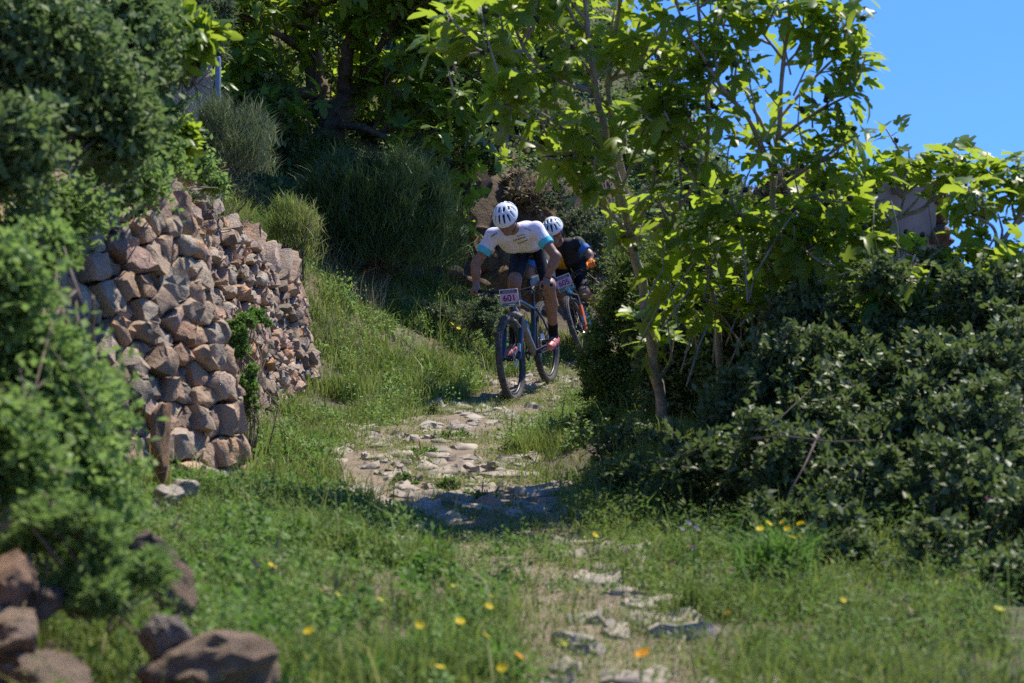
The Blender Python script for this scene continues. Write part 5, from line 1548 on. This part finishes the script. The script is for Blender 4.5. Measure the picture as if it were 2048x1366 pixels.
    # face details
    for s in (-1, 1):
        mb = MB(); mb.ring(hp(.080, s * .032, .010), fw, .006, .006, 12, 6); mb.disc(hp(.084, s * .032, .010), fw, .008, .004, 12)
        loc_link('eye', mb.mesh('eye', M['eye'], True), body)
        mb = MB(); mb.tube([hp(.094, s * .014, .036), hp(.090, s * .034, .040), hp(.078, s * .05, .034)], [.004, .005, .003], 6); loc_link('eyebrow', mb.mesh('eyebrow', M['hair'], True), body)
    mb = MB(); mb.tube([hp(.094, -.02, -.054), hp(.0985, 0, -.053), hp(.094, .02, -.054)], [.003, .006, .003], 6); loc_link('mouth', mb.mesh('mouth', M['lips'], True), body)
    Sx = SDF(hc - .2, hc + .2, 0.008)
    Sx.ell(hp(-.022, 0, .022), (.102, .083, .106), HR, .01, ((hp(.045, 0, 0), fw), (hp(0, 0, -.05), -up))); Sx.ell(hp(.10, 0, -.06), (.12, .066, .14), HR, 0, (), True)
    cl('hair', Sx, M['hair'])
    # helmet with slots
    Sm = SDF(hc - .21, hc + .21, 0.0045)
    hcz = .032
    rim = ((hp(0, 0, .018), -(up * .97 + fw * .05)),)
    Sm.ell(hp(-.008, 0, hcz), (.140, .108, .118), HR, 0, rim)
    Sm.ell(hp(-.075, 0, hcz - .01), (.085, .092, .095), HR, .02, ((hp(0, 0, -.02), -up),))
    ep = lambda az, el, q=1.0: hp(-.008 + .138 * q * math.cos(R(el)) * math.cos(R(az)), .106 * q * math.cos(R(el)) * math.sin(R(az)), hcz + .116 * q * math.sin(R(el)))
    for az0, el0, az1, el1, w in SLOTS:
        for s in (-1, 1):
            n_ = 4
            for k in range(n_):
                t0, t1 = k / n_, (k + 1) / n_
                for q in (1.02, .96, .90, .84):
                    Sm.cone(ep(s * (az0 + (az1 - az0) * t0), el0 + (el1 - el0) * t0, q), ep(s * (az0 + (az1 - az0) * t1), el0 + (el1 - el0) * t1, q), w * (.75 + .35 * t0), w * (.75 + .35 * t1), 0, (), True)
    Sm.ell(hp(-.008, 0, hcz - .012), (.116, .090, .101), HR, 0, (), True)
    hel = cl('helmet', Sm, kit['helmet'], 2)
    Sl = SDF(hc - .2, hc + .2, 0.007)
    Sl.ell(hp(-.008, 0, hcz), (.122, .094, .104), HR, 0, ((hp(0, 0, .028), -up),))
    lin = loc_link('helmet_liner', Sl.mesh('helmet_liner', M['liner']), hel)
    mb = MB()
    for s in (-1, 1):
        mb.tube([hp(.02, s * .088, .03), hp(.01, s * .084, -.04), hp(.03, s * .045, -.105), hp(.035, 0, -.118)], .004, 5)
    loc_link('chin_strap', mb.mesh('chin_strap', M['black'], True), hel)
    if kit.get('glasses'):
        vv, ff = [], []
        for i in range(13):
            a = (i / 12 - .5) * 2.3
            for z in (.036, .015, -.012 - .012 * math.cos(i / 12 * math.pi * 4) * 0): vv.append(hp(.055 + .052 * math.cos(a), .080 * math.sin(a) / math.sin(1.15), z))
        for i in range(12):
            for k in range(2): ff.append([i * 3 + k, i * 3 + k + 1, i * 3 + k + 4, i * 3 + k + 3])
        mb = MB(); mb.add(vv, ff); gl = loc_link('sunglasses', mb.mesh('sunglasses', M['lens'], True), body)
        mo = gl.modifiers.new('thick', 'SOLIDIFY'); mo.thickness = .003
        mb = MB(); mb.tube([hp(.055 + .052 * math.cos((i / 12 - .5) * 2.3), .080 * math.sin((i / 12 - .5) * 2.3) / math.sin(1.15), .037) for i in range(13)], .003, 5)
        for s in (-1, 1): mb.tube([hp(.076, s * .08, .03), hp(-.01, s * .084, .02)], .003, 5)
        loc_link('glasses_frame', mb.mesh('glasses_frame', M['orange'], True), gl)
    if 'glove' in kit:
        for L, s in (('L', 1), ('R', -1)):
            gr = J['gr' + L]; wr = J['wr' + L]; bd = np.array([0, float(s), 0]); f_ = np.array([1.0, 0, 0]); u_ = np.array([0, 0, 1.0])
            Sg = SDF(gr - .14, gr + .14, 0.006)
            Sg.cone(wr * .8 + gr * .2, gr - f_ * .012 + u_ * .024, .032, .030, .02); Sg.cone(gr - bd * .03 + u_ * .024, gr + bd * .03 + u_ * .022, .022, .020, .012)
            for i, ln in enumerate((.9, 1.0, .96, .78)):
                o = gr - bd * .033 + bd * .0215 * i
                K = o + u_ * .030 + f_ * .006; A1 = o + f_ * (.032 * ln) + u_ * .016; A2 = o + f_ * .030 * ln - u_ * .012; T = o + f_ * .010 - u_ * .025 * ln
                if i == 0: A1 = o + f_ * .050 + u_ * .018; A2 = o + f_ * .074 + u_ * .0; T = o + f_ * .076 - u_ * .022
                Sg.cone(K, A1, .0125, .0118, .003); Sg.cone(A1, A2, .0118, .011, .003); Sg.cone(A2, T, .011, .010, .003)
            Sg.cone(gr - bd * .03 - f_ * .02 + u_ * .012, gr - bd * .05 - u_ * .012, .016, .014, .008); Sg.cone(gr - bd * .05 - u_ * .012, gr - bd * .052 + f_ * .022 - u_ * .022, .014, .012, .004)
            cl('glove', Sg, kit['glove'])
    else:
        for L in 'LR':
            wr, el = J['wr' + L], J['el' + L]
        mb = MB(); mb.ring(J['wrL'] * .93 + J['elL'] * .07, unit(J['wrL'] - J['elL']), .031, .0045, 20, 6); loc_link('bracelet', mb.mesh('bracelet', M['black'], True), body)
    return body, jersey, shorts

# helmet slots: azimuth, elevation to azimuth, elevation, half width; mirrored
SLOTS = [(12, 12, 15, 44, .0095), (40, 10, 40, 38, .0085), (66, 14, 64, 40, .0085), (22, 60, 42, 74, .0095), (68, 52, 90, 60, .009), (95, 20, 98, 48, .009), (140, 62, 150, 40, .011), (125, 18, 132, 45, .010), (165, 30, 168, 58, .011)]

def bartip(s, x=.315): return np.array([-.195 - .029, s * x, .925 + .0185])
def J1():
    f = lambda px, py, lx: from_px(MB1, px, py, lx)
    return dict(head=f(1012, 440, -.13), shL=f(1072, 459, -.38), shR=f(986, 472, -.34), elL=f(1112, 513, -.30), elR=f(951, 530, -.27),
                wrL=bartip(1) + np.array([-.045, .0, .05]), wrR=bartip(-1) + np.array([-.045, .0, .05]), grL=bartip(1), grR=bartip(-1),
                hipL=f(1082, 484, -.97), hipR=f(1046, 488, -.97), knL=f(1098, 572, -.62), knR=f(1029, 562, -.52),
                anL=np.array([-.95, .135, .44]), anR=np.array([-.60, -.135, .44]), toL=np.array([-.83, .14, .385]), toR=np.array([-.48, -.14, .385]))
def J2():
    f = lambda px, py, lx: from_px(MB2, px, py, lx)
    return dict(head=f(1107, 463, -.16), shL=f(1155, 487, -.38), shR=f(1078, 500, -.34), elL=f(1178, 508, -.32), elR=f(1060, 545, -.26),
                wrL=bartip(1) + np.array([-.045, .0, .05]), wrR=bartip(-1) + np.array([-.045, .0, .05]), grL=bartip(1), grR=bartip(-1),
                hipL=f(1158, 525, -.95), hipR=f(1126, 528, -.95), knL=f(1168, 585, -.60), knR=f(1116, 578, -.52),
                anL=np.array([-.95, .135, .44]), anR=np.array([-.60, -.135, .44]), toL=np.array([-.83, .14, .385]), toR=np.array([-.48, -.14, .385]))
def chk(nm, J):
    L = lambda a, b: round(float(np.linalg.norm(J[a] - J[b])), 2)
    return
    print(nm, {k: [round(float(q), 2) for q in v] for k, v in J.items()})
    print(nm, 'uparm', L('shL', 'elL'), L('shR', 'elR'), 'fore', L('elL', 'wrL'), L('elR', 'wrR'), 'thigh', L('hipL', 'knL'), L('hipR', 'knR'), 'shank', L('knL', 'anL'), L('knR', 'anR'), 'sh', L('shL', 'shR'), 'torso', round(float(np.linalg.norm((J['shL'] + J['shR'] - J['hipL'] - J['hipR']) / 2)), 2))
j1, j2 = J1(), J2()
chk('r1', j1); chk('r2', j2)
p1o, jer1, sho1 = rider('cyclist in white jersey with cyan cuffs and white helmet, bent over the bars', MB1, j1, (.80, .02, -.55), (.5, 0, .8),
                        dict(jersey=M['jersey_w'], cuffm=M['cyan'], shorts=M['shorts'], shoe=M['shoe_r'], helmet=M['helmet']), 'racing cyclists')
p2o, jer2, sho2 = rider('cyclist in black jersey with orange gloves and red glasses, riding behind', MB2, j2, (.90, -.12, -.38), (.35, 0.1, .9),
                        dict(jersey=M['jersey_k'], cuffm=M['bluecuff'], shorts=M['jersey_k'], shoe=M['black'], helmet=M['helmet'], glasses=True, glove=M['glove'], cuff=.75, panel=M['gold'], panel_off=.0), 'racing cyclists')

# printed marks: ribbons laid on the cloth
def decal(body, garment, Mb, strokes, mat, name, wpx):
    me = garment.data
    bv = BVHTree.FromPolygons([v.co for v in me.vertices], [list(p.vertices) for p in me.polygons])
    inv = Mb.inverted(); o = inv.translation
    mb = MB()
    def hit(px, py):
        d = (inv.to_3x3() @ at(px, py, 1.0)).normalized()
        h = bv.ray_cast(o, d)
        return None if h[0] is None else np.array(h[0] - d * 0.004)
    for st in strokes:
        for (a, b) in zip(st[:-1], st[1:]):
            dx, dy = b[0] - a[0], b[1] - a[1]; ln = math.hypot(dx, dy) + 1e-6; nx_, ny_ = -dy / ln * wpx / 2, dx / ln * wpx / 2
            ex, ey = dx / ln * wpx * .3, dy / ln * wpx * .3
            q = [hit(a[0] - nx_ - ex, a[1] - ny_ - ey), hit(a[0] + nx_ - ex, a[1] + ny_ - ey), hit(b[0] + nx_ + ex, b[1] + ny_ + ey), hit(b[0] - nx_ + ex, b[1] - ny_ + ey)]
            if any(x is None for x in q): continue
            mb.add(q, [[0, 1, 2, 3]])
    if mb.n:
        ob = loc_link(name, mb.mesh(name, mat), garment); ob['kind'] = 'stuff'
g = rng(900)
def scribble(x0, y0, x1, y1, n, h):
    out = []
    for i in range(n):
        t = (i + .5) / n; x = x0 + (x1 - x0) * t; y = y0 + (y1 - y0) * t
        out.append([(x - .8, y - h / 2), (x - .8, y + h / 2)])
        out.append([(x - .8, y + g.uniform(-h / 2, h / 2)), (x + .9, y + g.uniform(-h / 2, h / 2))])
    return out
M['ink'] = plain('dark ink', (0.03, 0.03, 0.045), 0.7)
decal(p1o, jer1, MB1, scribble(1026, 482, 1052, 474, 8, 3.2) + scribble(1036, 488, 1056, 480, 6, 2.6) + scribble(1034, 473, 1050, 469, 4, 2) + scribble(982, 474, 994, 465, 5, 3) + scribble(1049, 456, 1062, 461, 4, 2.2), M['ink'], 'printed_lettering', 0.9)
decal(p1o, sho1, MB1, [[(1018, 516), (1012, 519), (1013, 524), (1018, 526), (1017, 532), (1011, 535)]], M['white'], 'printed_logo', 2.6)
decal(p1o, sho1, MB1, [[(1016, 549), (1024, 547), (1034, 548)], [(1094, 520), (1096, 530)]], M['white'], 'printed_stripe', 1.2)
decal(p2o, sho2, MB2, [[(1139, 530), (1146, 545), (1149, 556)]], M['white'], 'printed_stripe', 3.0)
decal(p2o, jer2, MB2, [[(1150, 476), (1164, 486)], [(1160, 482), (1166, 492)]], M['bluep'], 'printed_stripe', 4)
# ------------------------------------------------------------------ fence on the bank
fa = at(325, 95, 13.2); fb = at(436, 240, 16.0)
ga, gb_ = gpt(fa.x, fa.y), gpt(fb.x, fb.y)
fence = thing('wire_fence', gb_, 'galvanised post and wire mesh fence on the bank above the wall', 'fence')
ta, tb = at(325, -30, 13.2), at(436, 113, 16.0)
for b0, t0 in ((ga, ta), (gb_, tb)):
    mb = MB(); mb.tube([b0 - Vector((0, 0, .2)), t0 - Vector((0, 0, .015)), t0], [.024, .024, .017], 14); po = mb.build('post', M['steel'], fence, True, 40)
mb = MB(); Lf = (tb - ta).length; hgt = 1.0; g = rng(3)
def fp(u, v):
    p = ta.lerp(tb, u / Lf); lo_ = ga.lerp(gb_, u / Lf)
    return (p.x - 0.026, p.y - 0.01, max(p.z - 0.04 - v, lo_.z - .05))
n_ = int((Lf + hgt) / 0.055)
for i in range(n_):
    u = i * 0.055
    for s in (1, -1):
        pts = []
        for k in range(7):
            v = hgt * k / 6; uu = (u - v) if s > 0 else (u - hgt + v)
            if 0 <= uu <= Lf: pts.append(fp(uu, v))
        if len(pts) >= 2: mb.tube(pts, .0014, 3, cap=False)
for v in (0.0, 0.45, 0.9):
    mb.tube([fp(0, v), fp(Lf * .5, v), fp(Lf, v)], .0018, 4)
o = mb.build('wire_mesh', M['wire'], fence); o['kind'] = 'stuff'

# ------------------------------------------------------------------ ruined house
M['plaster'] = plain('weathered plaster', (0.30, 0.265, 0.225), 0.95, 0, 0.25, 2.2, 0.2, 0.5)
DR = 30.0
ruin = thing('ruined_house', at(1800, 700, DR), 'ruined plastered house wall with broken stone edge against the sky', 'house')
out = [(1690, 640), (1690, 420), (1705, 372), (1730, 352), (1760, 345), (1790, 342), (1822, 334), (1850, 336), (1866, 352), (1874, 400), (1872, 450), (1878, 500), (1880, 640)]
pts = [at(x, y, DR) for x, y in out]
mb = MB(); n_ = len(pts)
mb.add([tuple(p) for p in pts] + [(p.x + .05, p.y + .55, p.z) for p in pts], [list(range(n_))] + [list(range(n_, 2 * n_))[::-1]] + [[(i + 1) % n_, i, i + n_, (i + 1) % n_ + n_] for i in range(n_)])
mb.build('plaster_wall', M['plaster'], ruin)
g = rng(31)
for i in range(70):
    t = g.uniform(); y = 370 + 250 * t; x = 1868 + 36 * (0.35 + .65 * t) * g.uniform() + 6 * t
    o = link('stone', rock_meshes[i % 6], ruin); s_ = g.uniform(0.07, 0.14)
    o.matrix_basis = Matrix.Translation(at(x, y, DR + g.uniform(-.02, .4))) @ Euler(g.uniform(0, 6.28, 3)).to_matrix().to_4x4() @ Matrix.Scale(s_, 4)
mb = MB(); mb.box(at(1798, 378, DR - .02), (.22, .12, .16)); mb.build('beam_hole_shade', M['darkbark'], ruin)  # solid dark block, its colour stands for the shade inside a beam hole
ruin2 = tag(link('boulder', rock_mesh(530)), 'brown rock outcrop at the picture edge beyond the brambles', 'rock')
ruin2.matrix_basis = Matrix.Translation(at(2060, 560, 26)) @ Matrix.Diagonal((.5, .5, .55, 1))

# ------------------------------------------------------------------ boulders and loose stones, near left
for i, (lab, px, py, d, sx, sy, sz, mat) in enumerate([
    ('large dark boulder in the near corner at the foot of the wall', 455, 1352, 5.0, .19, .22, .11, 'boulder'),
    ('rounded brown boulder cut by the lower picture edge', 110, 1370, 4.8, .11, .14, .06, 'boulder'),
    ('pale rounded boulder against the near picture edge', 25, 1270, 4.9, .09, .12, .075, 'wallstone'),
    ('brown boulder on top of the pale one at the picture edge', 15, 1165, 5.0, .07, .1, .06, 'wallstone'),
    ('grey stone between the boulders and the feathery plant', 92, 1200, 5.1, .05, .07, .04, 'boulder'),
    ('ochre upright stone behind the large dark boulder', 345, 1180, 5.6, .055, .07, .085, 'wallstone'),
    ('brown stone above the ochre upright stone', 300, 1100, 6.0, .07, .08, .06, 'wallstone'),
    ('pinkish stone wedged under the large dark boulder', 330, 1290, 5.0, .06, .08, .06, 'wallstone'),
    ('pale stone fallen at the wall foot', 372, 975, 8.6, .06, .07, .05, 'cobble'),
    ('small pale stone fallen below the wall', 338, 995, 8.2, .05, .06, .05, 'cobble'),
]):
    o = tag(link('boulder', rock_mesh(540 + i, 'boulder', 4, mat, 0.6, 14)), lab, 'stone', 'loose stones')
    o.matrix_basis = Matrix.Translation(at(px, py, d)) @ Euler((g.uniform(-.3, .3), g.uniform(-.3, .3), g.uniform(0, 6))).to_matrix().to_4x4() @ Matrix.Diagonal((sx * 1.2, sy * 1.1, sz * 1.25, 1))
# a tall orange slab set upright in the wall
mb = MB()
o = link('stone', rock_mesh(560, 'stone', 3, 'wallstone', 0.3, 10), wall_root)
o.matrix_basis = Matrix.Translation(at(322, 880, 9.2)) @ Matrix.Diagonal((.07, .12, .27, 1))

# pebbles on the path
g = rng(570); parts = []
P = sample(900, -1.4, 1.6, 4.8, 19, g, lambda x, y: (np.abs(x - pc(y)) < phw(y)) * 0.6)
peb = MB()
for p in P:
    r_ = g.uniform(.008, .028); k = 6
    a = np.linspace(0, 2 * np.pi, k + 1)[:-1] + g.uniform(0, 1)
    rr = r_ * g.uniform(.7, 1.2, k)
    v = [(p[0] + rr[i] * math.cos(a[i]), p[1] + rr[i] * math.sin(a[i]), p[2]) for i in range(k)] + [(p[0] + .6 * rr[i] * math.cos(a[i]), p[1] + .6 * rr[i] * math.sin(a[i]), p[2] + .012 + r_ * .5) for i in range(k)]
    peb.add(v, [[i, (i + 1) % k, (i + 1) % k + k, i + k] for i in range(k)] + [list(range(k, 2 * k))], g.uniform())
o = peb.build('pebbles', M['cobble'], None, True); tag(o, 'small pale pebbles scattered along the dirt path', 'pebbles', None, 'stuff')

# ------------------------------------------------------------------ flowers
def flower_meshes(mat, n=13, cup=0.25):
    v, f = [], []
    for i in range(n):
        a = 2 * math.pi * i / n; c, s = math.cos(a), math.sin(a); k = len(v); w = .24
        for r_, ww, z in ((.22, .6 * w, .02), (.65, w, cup * .6), (1.0, .35 * w, cup)):
            v += [(c * r_ - s * ww, s * r_ + c * ww, z), (c * r_ + s * ww, s * r_ - c * ww, z)]
        f += [[k, k + 1, k + 3, k + 2], [k + 2, k + 3, k + 5, k + 4]]
    pet = mesh_from('petals', np.array(v), f, mat, tint=np.full(len(v), .5))
    ce = MB(); ce.tube([(0, 0, -.08), (0, 0, .05), (0, 0, .13), (0, 0, .16)], [.15, .30, .2, .05], 8); cen = ce.mesh('centre', mat, True)
    return pet, cen
FM = {'yellow': flower_meshes(M['yellow']), 'orange': flower_meshes(M['orange_petal']), 'pale': flower_meshes(M['pale_yellow'], 7, .35), 'pink': flower_meshes(M['pink'], 5, .5), 'fluff': flower_meshes(M['fluff'], 16, .7)}
def flower(px, py, kind, size, label, group, name='yellow_flower', back=1.0, face=0.5, d=None):
    dg = ray_ground(px, py, 4.2, 30)
    d = d or max(dg - back, 4.3)
    p = at(px, py, d); b0 = gpt(p.x + g.normal(0, .02), p.y + g.normal(0, .02))
    if p.z < b0.z + .03: p.z = b0.z + .05
    root = thing(name, b0, label, 'flower', group)
    inv = Matrix.Translation(-b0)
    dirn = Vector((g.normal(0, .5) + .3, g.normal(0, .4) - face, 1.0)).normalized()
    mw = Matrix.Translation(p) @ dirn.to_track_quat('Z', 'Y').to_matrix().to_4x4() @ Matrix.Scale(size * .78, 4)
    for nm, me in zip(('petals', 'centre'), FM[kind]):
        o = bpy.data.objects.new(nm, me); COL.objects.link(o); o.parent = root; o.matrix_parent_inverse = inv; o.matrix_basis = mw
    mb = MB(); mid = b0.lerp(p, .55) + Vector((g.normal(0, .015), g.normal(0, .015), 0)); mb.tube([b0, mid, p - dirn * size * .1], [.0025, .002, .0018], 5)
    so = bpy.data.objects.new('stem', mb.mesh('stem', M['weed'], True)); COL.objects.link(so); so.parent = root; so.matrix_parent_inverse = inv
    return root
g = rng(600)
ORD = ['leftmost', 'second', 'third', 'fourth', 'fifth', 'sixth', 'seventh', 'eighth', 'ninth', 'tenth', 'eleventh', 'twelfth', 'rightmost']
for i, (x, y) in enumerate(sorted([(1520, 1058), (1537, 1047), (1566, 1043), (1575, 1057), (1601, 1048), (1584, 1075), (1598, 1074)])):
    flower(x, y, 'yellow', .020, ('leftmost' if i == 0 else 'rightmost' if i == 6 else ORD[i] + ' from the left') + ' of seven yellow daisies clustered before the brambles', 'yellow daisies before the brambles', d=7.4)
for i, (x, y, s) in enumerate(sorted([(978, 1212, .018), (920, 1243, .020), (840, 1250, .018), (985, 1190, .014), (905, 1172, .014), (972, 1272, .018), (1005, 1335, .020), (760, 1200, .016), (675, 1190, .014), (618, 1262, .02), (880, 1335, .018), (640, 1180, .012), (865, 1325, .014)])):
    flower(x, y, 'yellow' if s > .017 else 'pale', s, ('leftmost' if i == 0 else 'rightmost' if i == 12 else ORD[i] + ' from the left') + ' of thirteen yellow flowers in the near green verge', 'yellow flowers in the near green verge')
for x, y, k, s, lab in [
    (1285, 1308, 'orange', .030, 'large blurred orange flower closest to the camera on the path edge'),
    (1998, 1220, 'pale', .026, 'pale yellow flower low against the picture edge before the brambles'),
    (543, 1132, 'yellow', .022, 'lone yellow flower in the grass below the stone wall'),
    (1190, 1070, 'yellow', .018, 'lone yellow flower in the dark shade beside the path'),
    (1455, 1227, 'orange', .018, 'orange flower beside the upright grass tuft'),
    (1686, 1200, 'yellow', .014, 'small yellow flower in the grass below the black bramble hollow'),
    (1812, 1056, 'yellow', .016, 'yellow flower at the foot of the bramble under the leaning fig'),
    (1037, 1312, 'orange', .020, 'orange flower at the clover edge facing sideways'),
    (1157, 1181, 'pale', .018, 'pale yellow flower beside the path stones in the foreground'),
    (1128, 1286, 'pale', .016, 'pale yellow flower growing in the bare dirt of the near path'),
    (545, 968, 'orange', .014, 'tiny orange flower near the foot of the wall'),
    (904, 648, 'yellow', .030, 'bright yellow flower in the low grey shrub, upper of two'),
    (917, 657, 'yellow', .028, 'bright yellow flower in the low grey shrub, lower of two')]:
    flower(x, y, k, s, lab, None, d=18.6 if y < 700 else None)
for x, y, lab in [(1382, 1093, 'pink flower in the grass beside the fluffy seed heads'), (1255, 1104, 'tiny pink flower in the shade by the path'), (1975, 998, 'crimson flower high in the bramble near the picture edge'), (1347, 1128, 'pink flower in the weeds behind the upright grass tuft')]:
    flower(x, y, 'pink', .011, lab, None, 'pink_flower', d=7.3)
for i, (x, y) in enumerate(sorted([(1362, 1060), (1376, 1048), (1392, 1058), (1390, 1098), (1608, 1182), (1690, 1150), (1700, 1165)])):
    flower(x, y, 'fluff', .014, ('leftmost' if i == 0 else 'rightmost' if i == 6 else ORD[i] + ' from the left') + ' of seven fluffy pale seed heads before the brambles', 'pale seed heads', 'seed_head', d=7.3)
# mustard haze on the far bank
P = sample(1500, -2.0, 0.0, 17, 20.5, g, lambda x, y: verge(x, y) * sstep(.5, .65, n2(x, y, .5, 95)))
P[:, 2] += g.uniform(.12, .34, len(P))
tag(fmesh('mustard_blossom', [scatter(OVAL, P, sph(g, len(P)), sph(g, len(P)), g.uniform(.012, .024, len(P)), g.uniform(0, 1, len(P)))], M['pale_yellow']), 'tiny pale yellow blossoms scattered over the far grassy bank', 'blossom', None, 'stuff')

# ------------------------------------------------------------------ single plants
def tuft(name, label, px, py, n, h, w, spread, mat, lean=(.1, .6), d=None):
    d = d or ray_ground(px, py, 4.2, 30); b0 = at(px, py, d); b0.z = float(H(b0.x, b0.y))
    P = np.array(b0) + g.normal(0, 1, (n, 3)) * np.array([spread, spread, 0])
    root = thing(name, b0, label, 'plant')
    o = fmesh('blades', [blades(P, g.uniform(h * .6, h, n), w, g.uniform(*lean, n), g.uniform(0.1, .8, n), g)], M[mat], root); o['kind'] = 'stuff'
tuft('grass_tuft', 'upright dark green grass tuft standing on the near path edge', 1382, 1240, 260, .16, .0025, .022, 'grass', (.02, .25))
tuft('leafy_plant', 'clump of broad arching grass leaves under the yellow daisies', 1560, 1165, 300, .30, .006, .07, 'weed', (.3, 1.0))
tuft('grass_clump', 'bright tall grass clump at the end of the wall', 690, 800, 300, .3, .005, .12, 'grass', (.1, .7))
tuft('grass_clump', 'tall grass clump on the sunlit verge beside the dark bramble', 1110, 900, 380, .2, .0032, .14, 'grass', (.1, .7))
for i, (x, y) in enumerate([(870, 830), (850, 915), (895, 985), (800, 970), (1010, 800), (770, 760), (900, 880), (1030, 910), (960, 1000)]):
    d = ray_ground(x, y, 6, 30)
    shrub('herb_tuft', ['yellowish herb tuft in the middle of the path below the front wheel', 'green herb tuft on the path beside the bare dirt', 'green herb tuft where the path enters the shade', 'small herb tuft at the bare dirt edge', 'herb tuft by the front wheel contact point', 'herb tuft at the end of the rider\'s shadow', 'green herb tuft among the pale path stones', 'herb tuft on the path edge beside the tall grass', 'herb tuft in the shaded path stones'][i], 'plant', at(x, y + 10, d), [pb(x, y - 2, d, 34, 20)], M['sedum' if i in (0, 4) else 'weed'], 700 + i, 60, 14, OVAL, (.014, .028), 'herb tufts on the path', stems=2, gapk=.25)
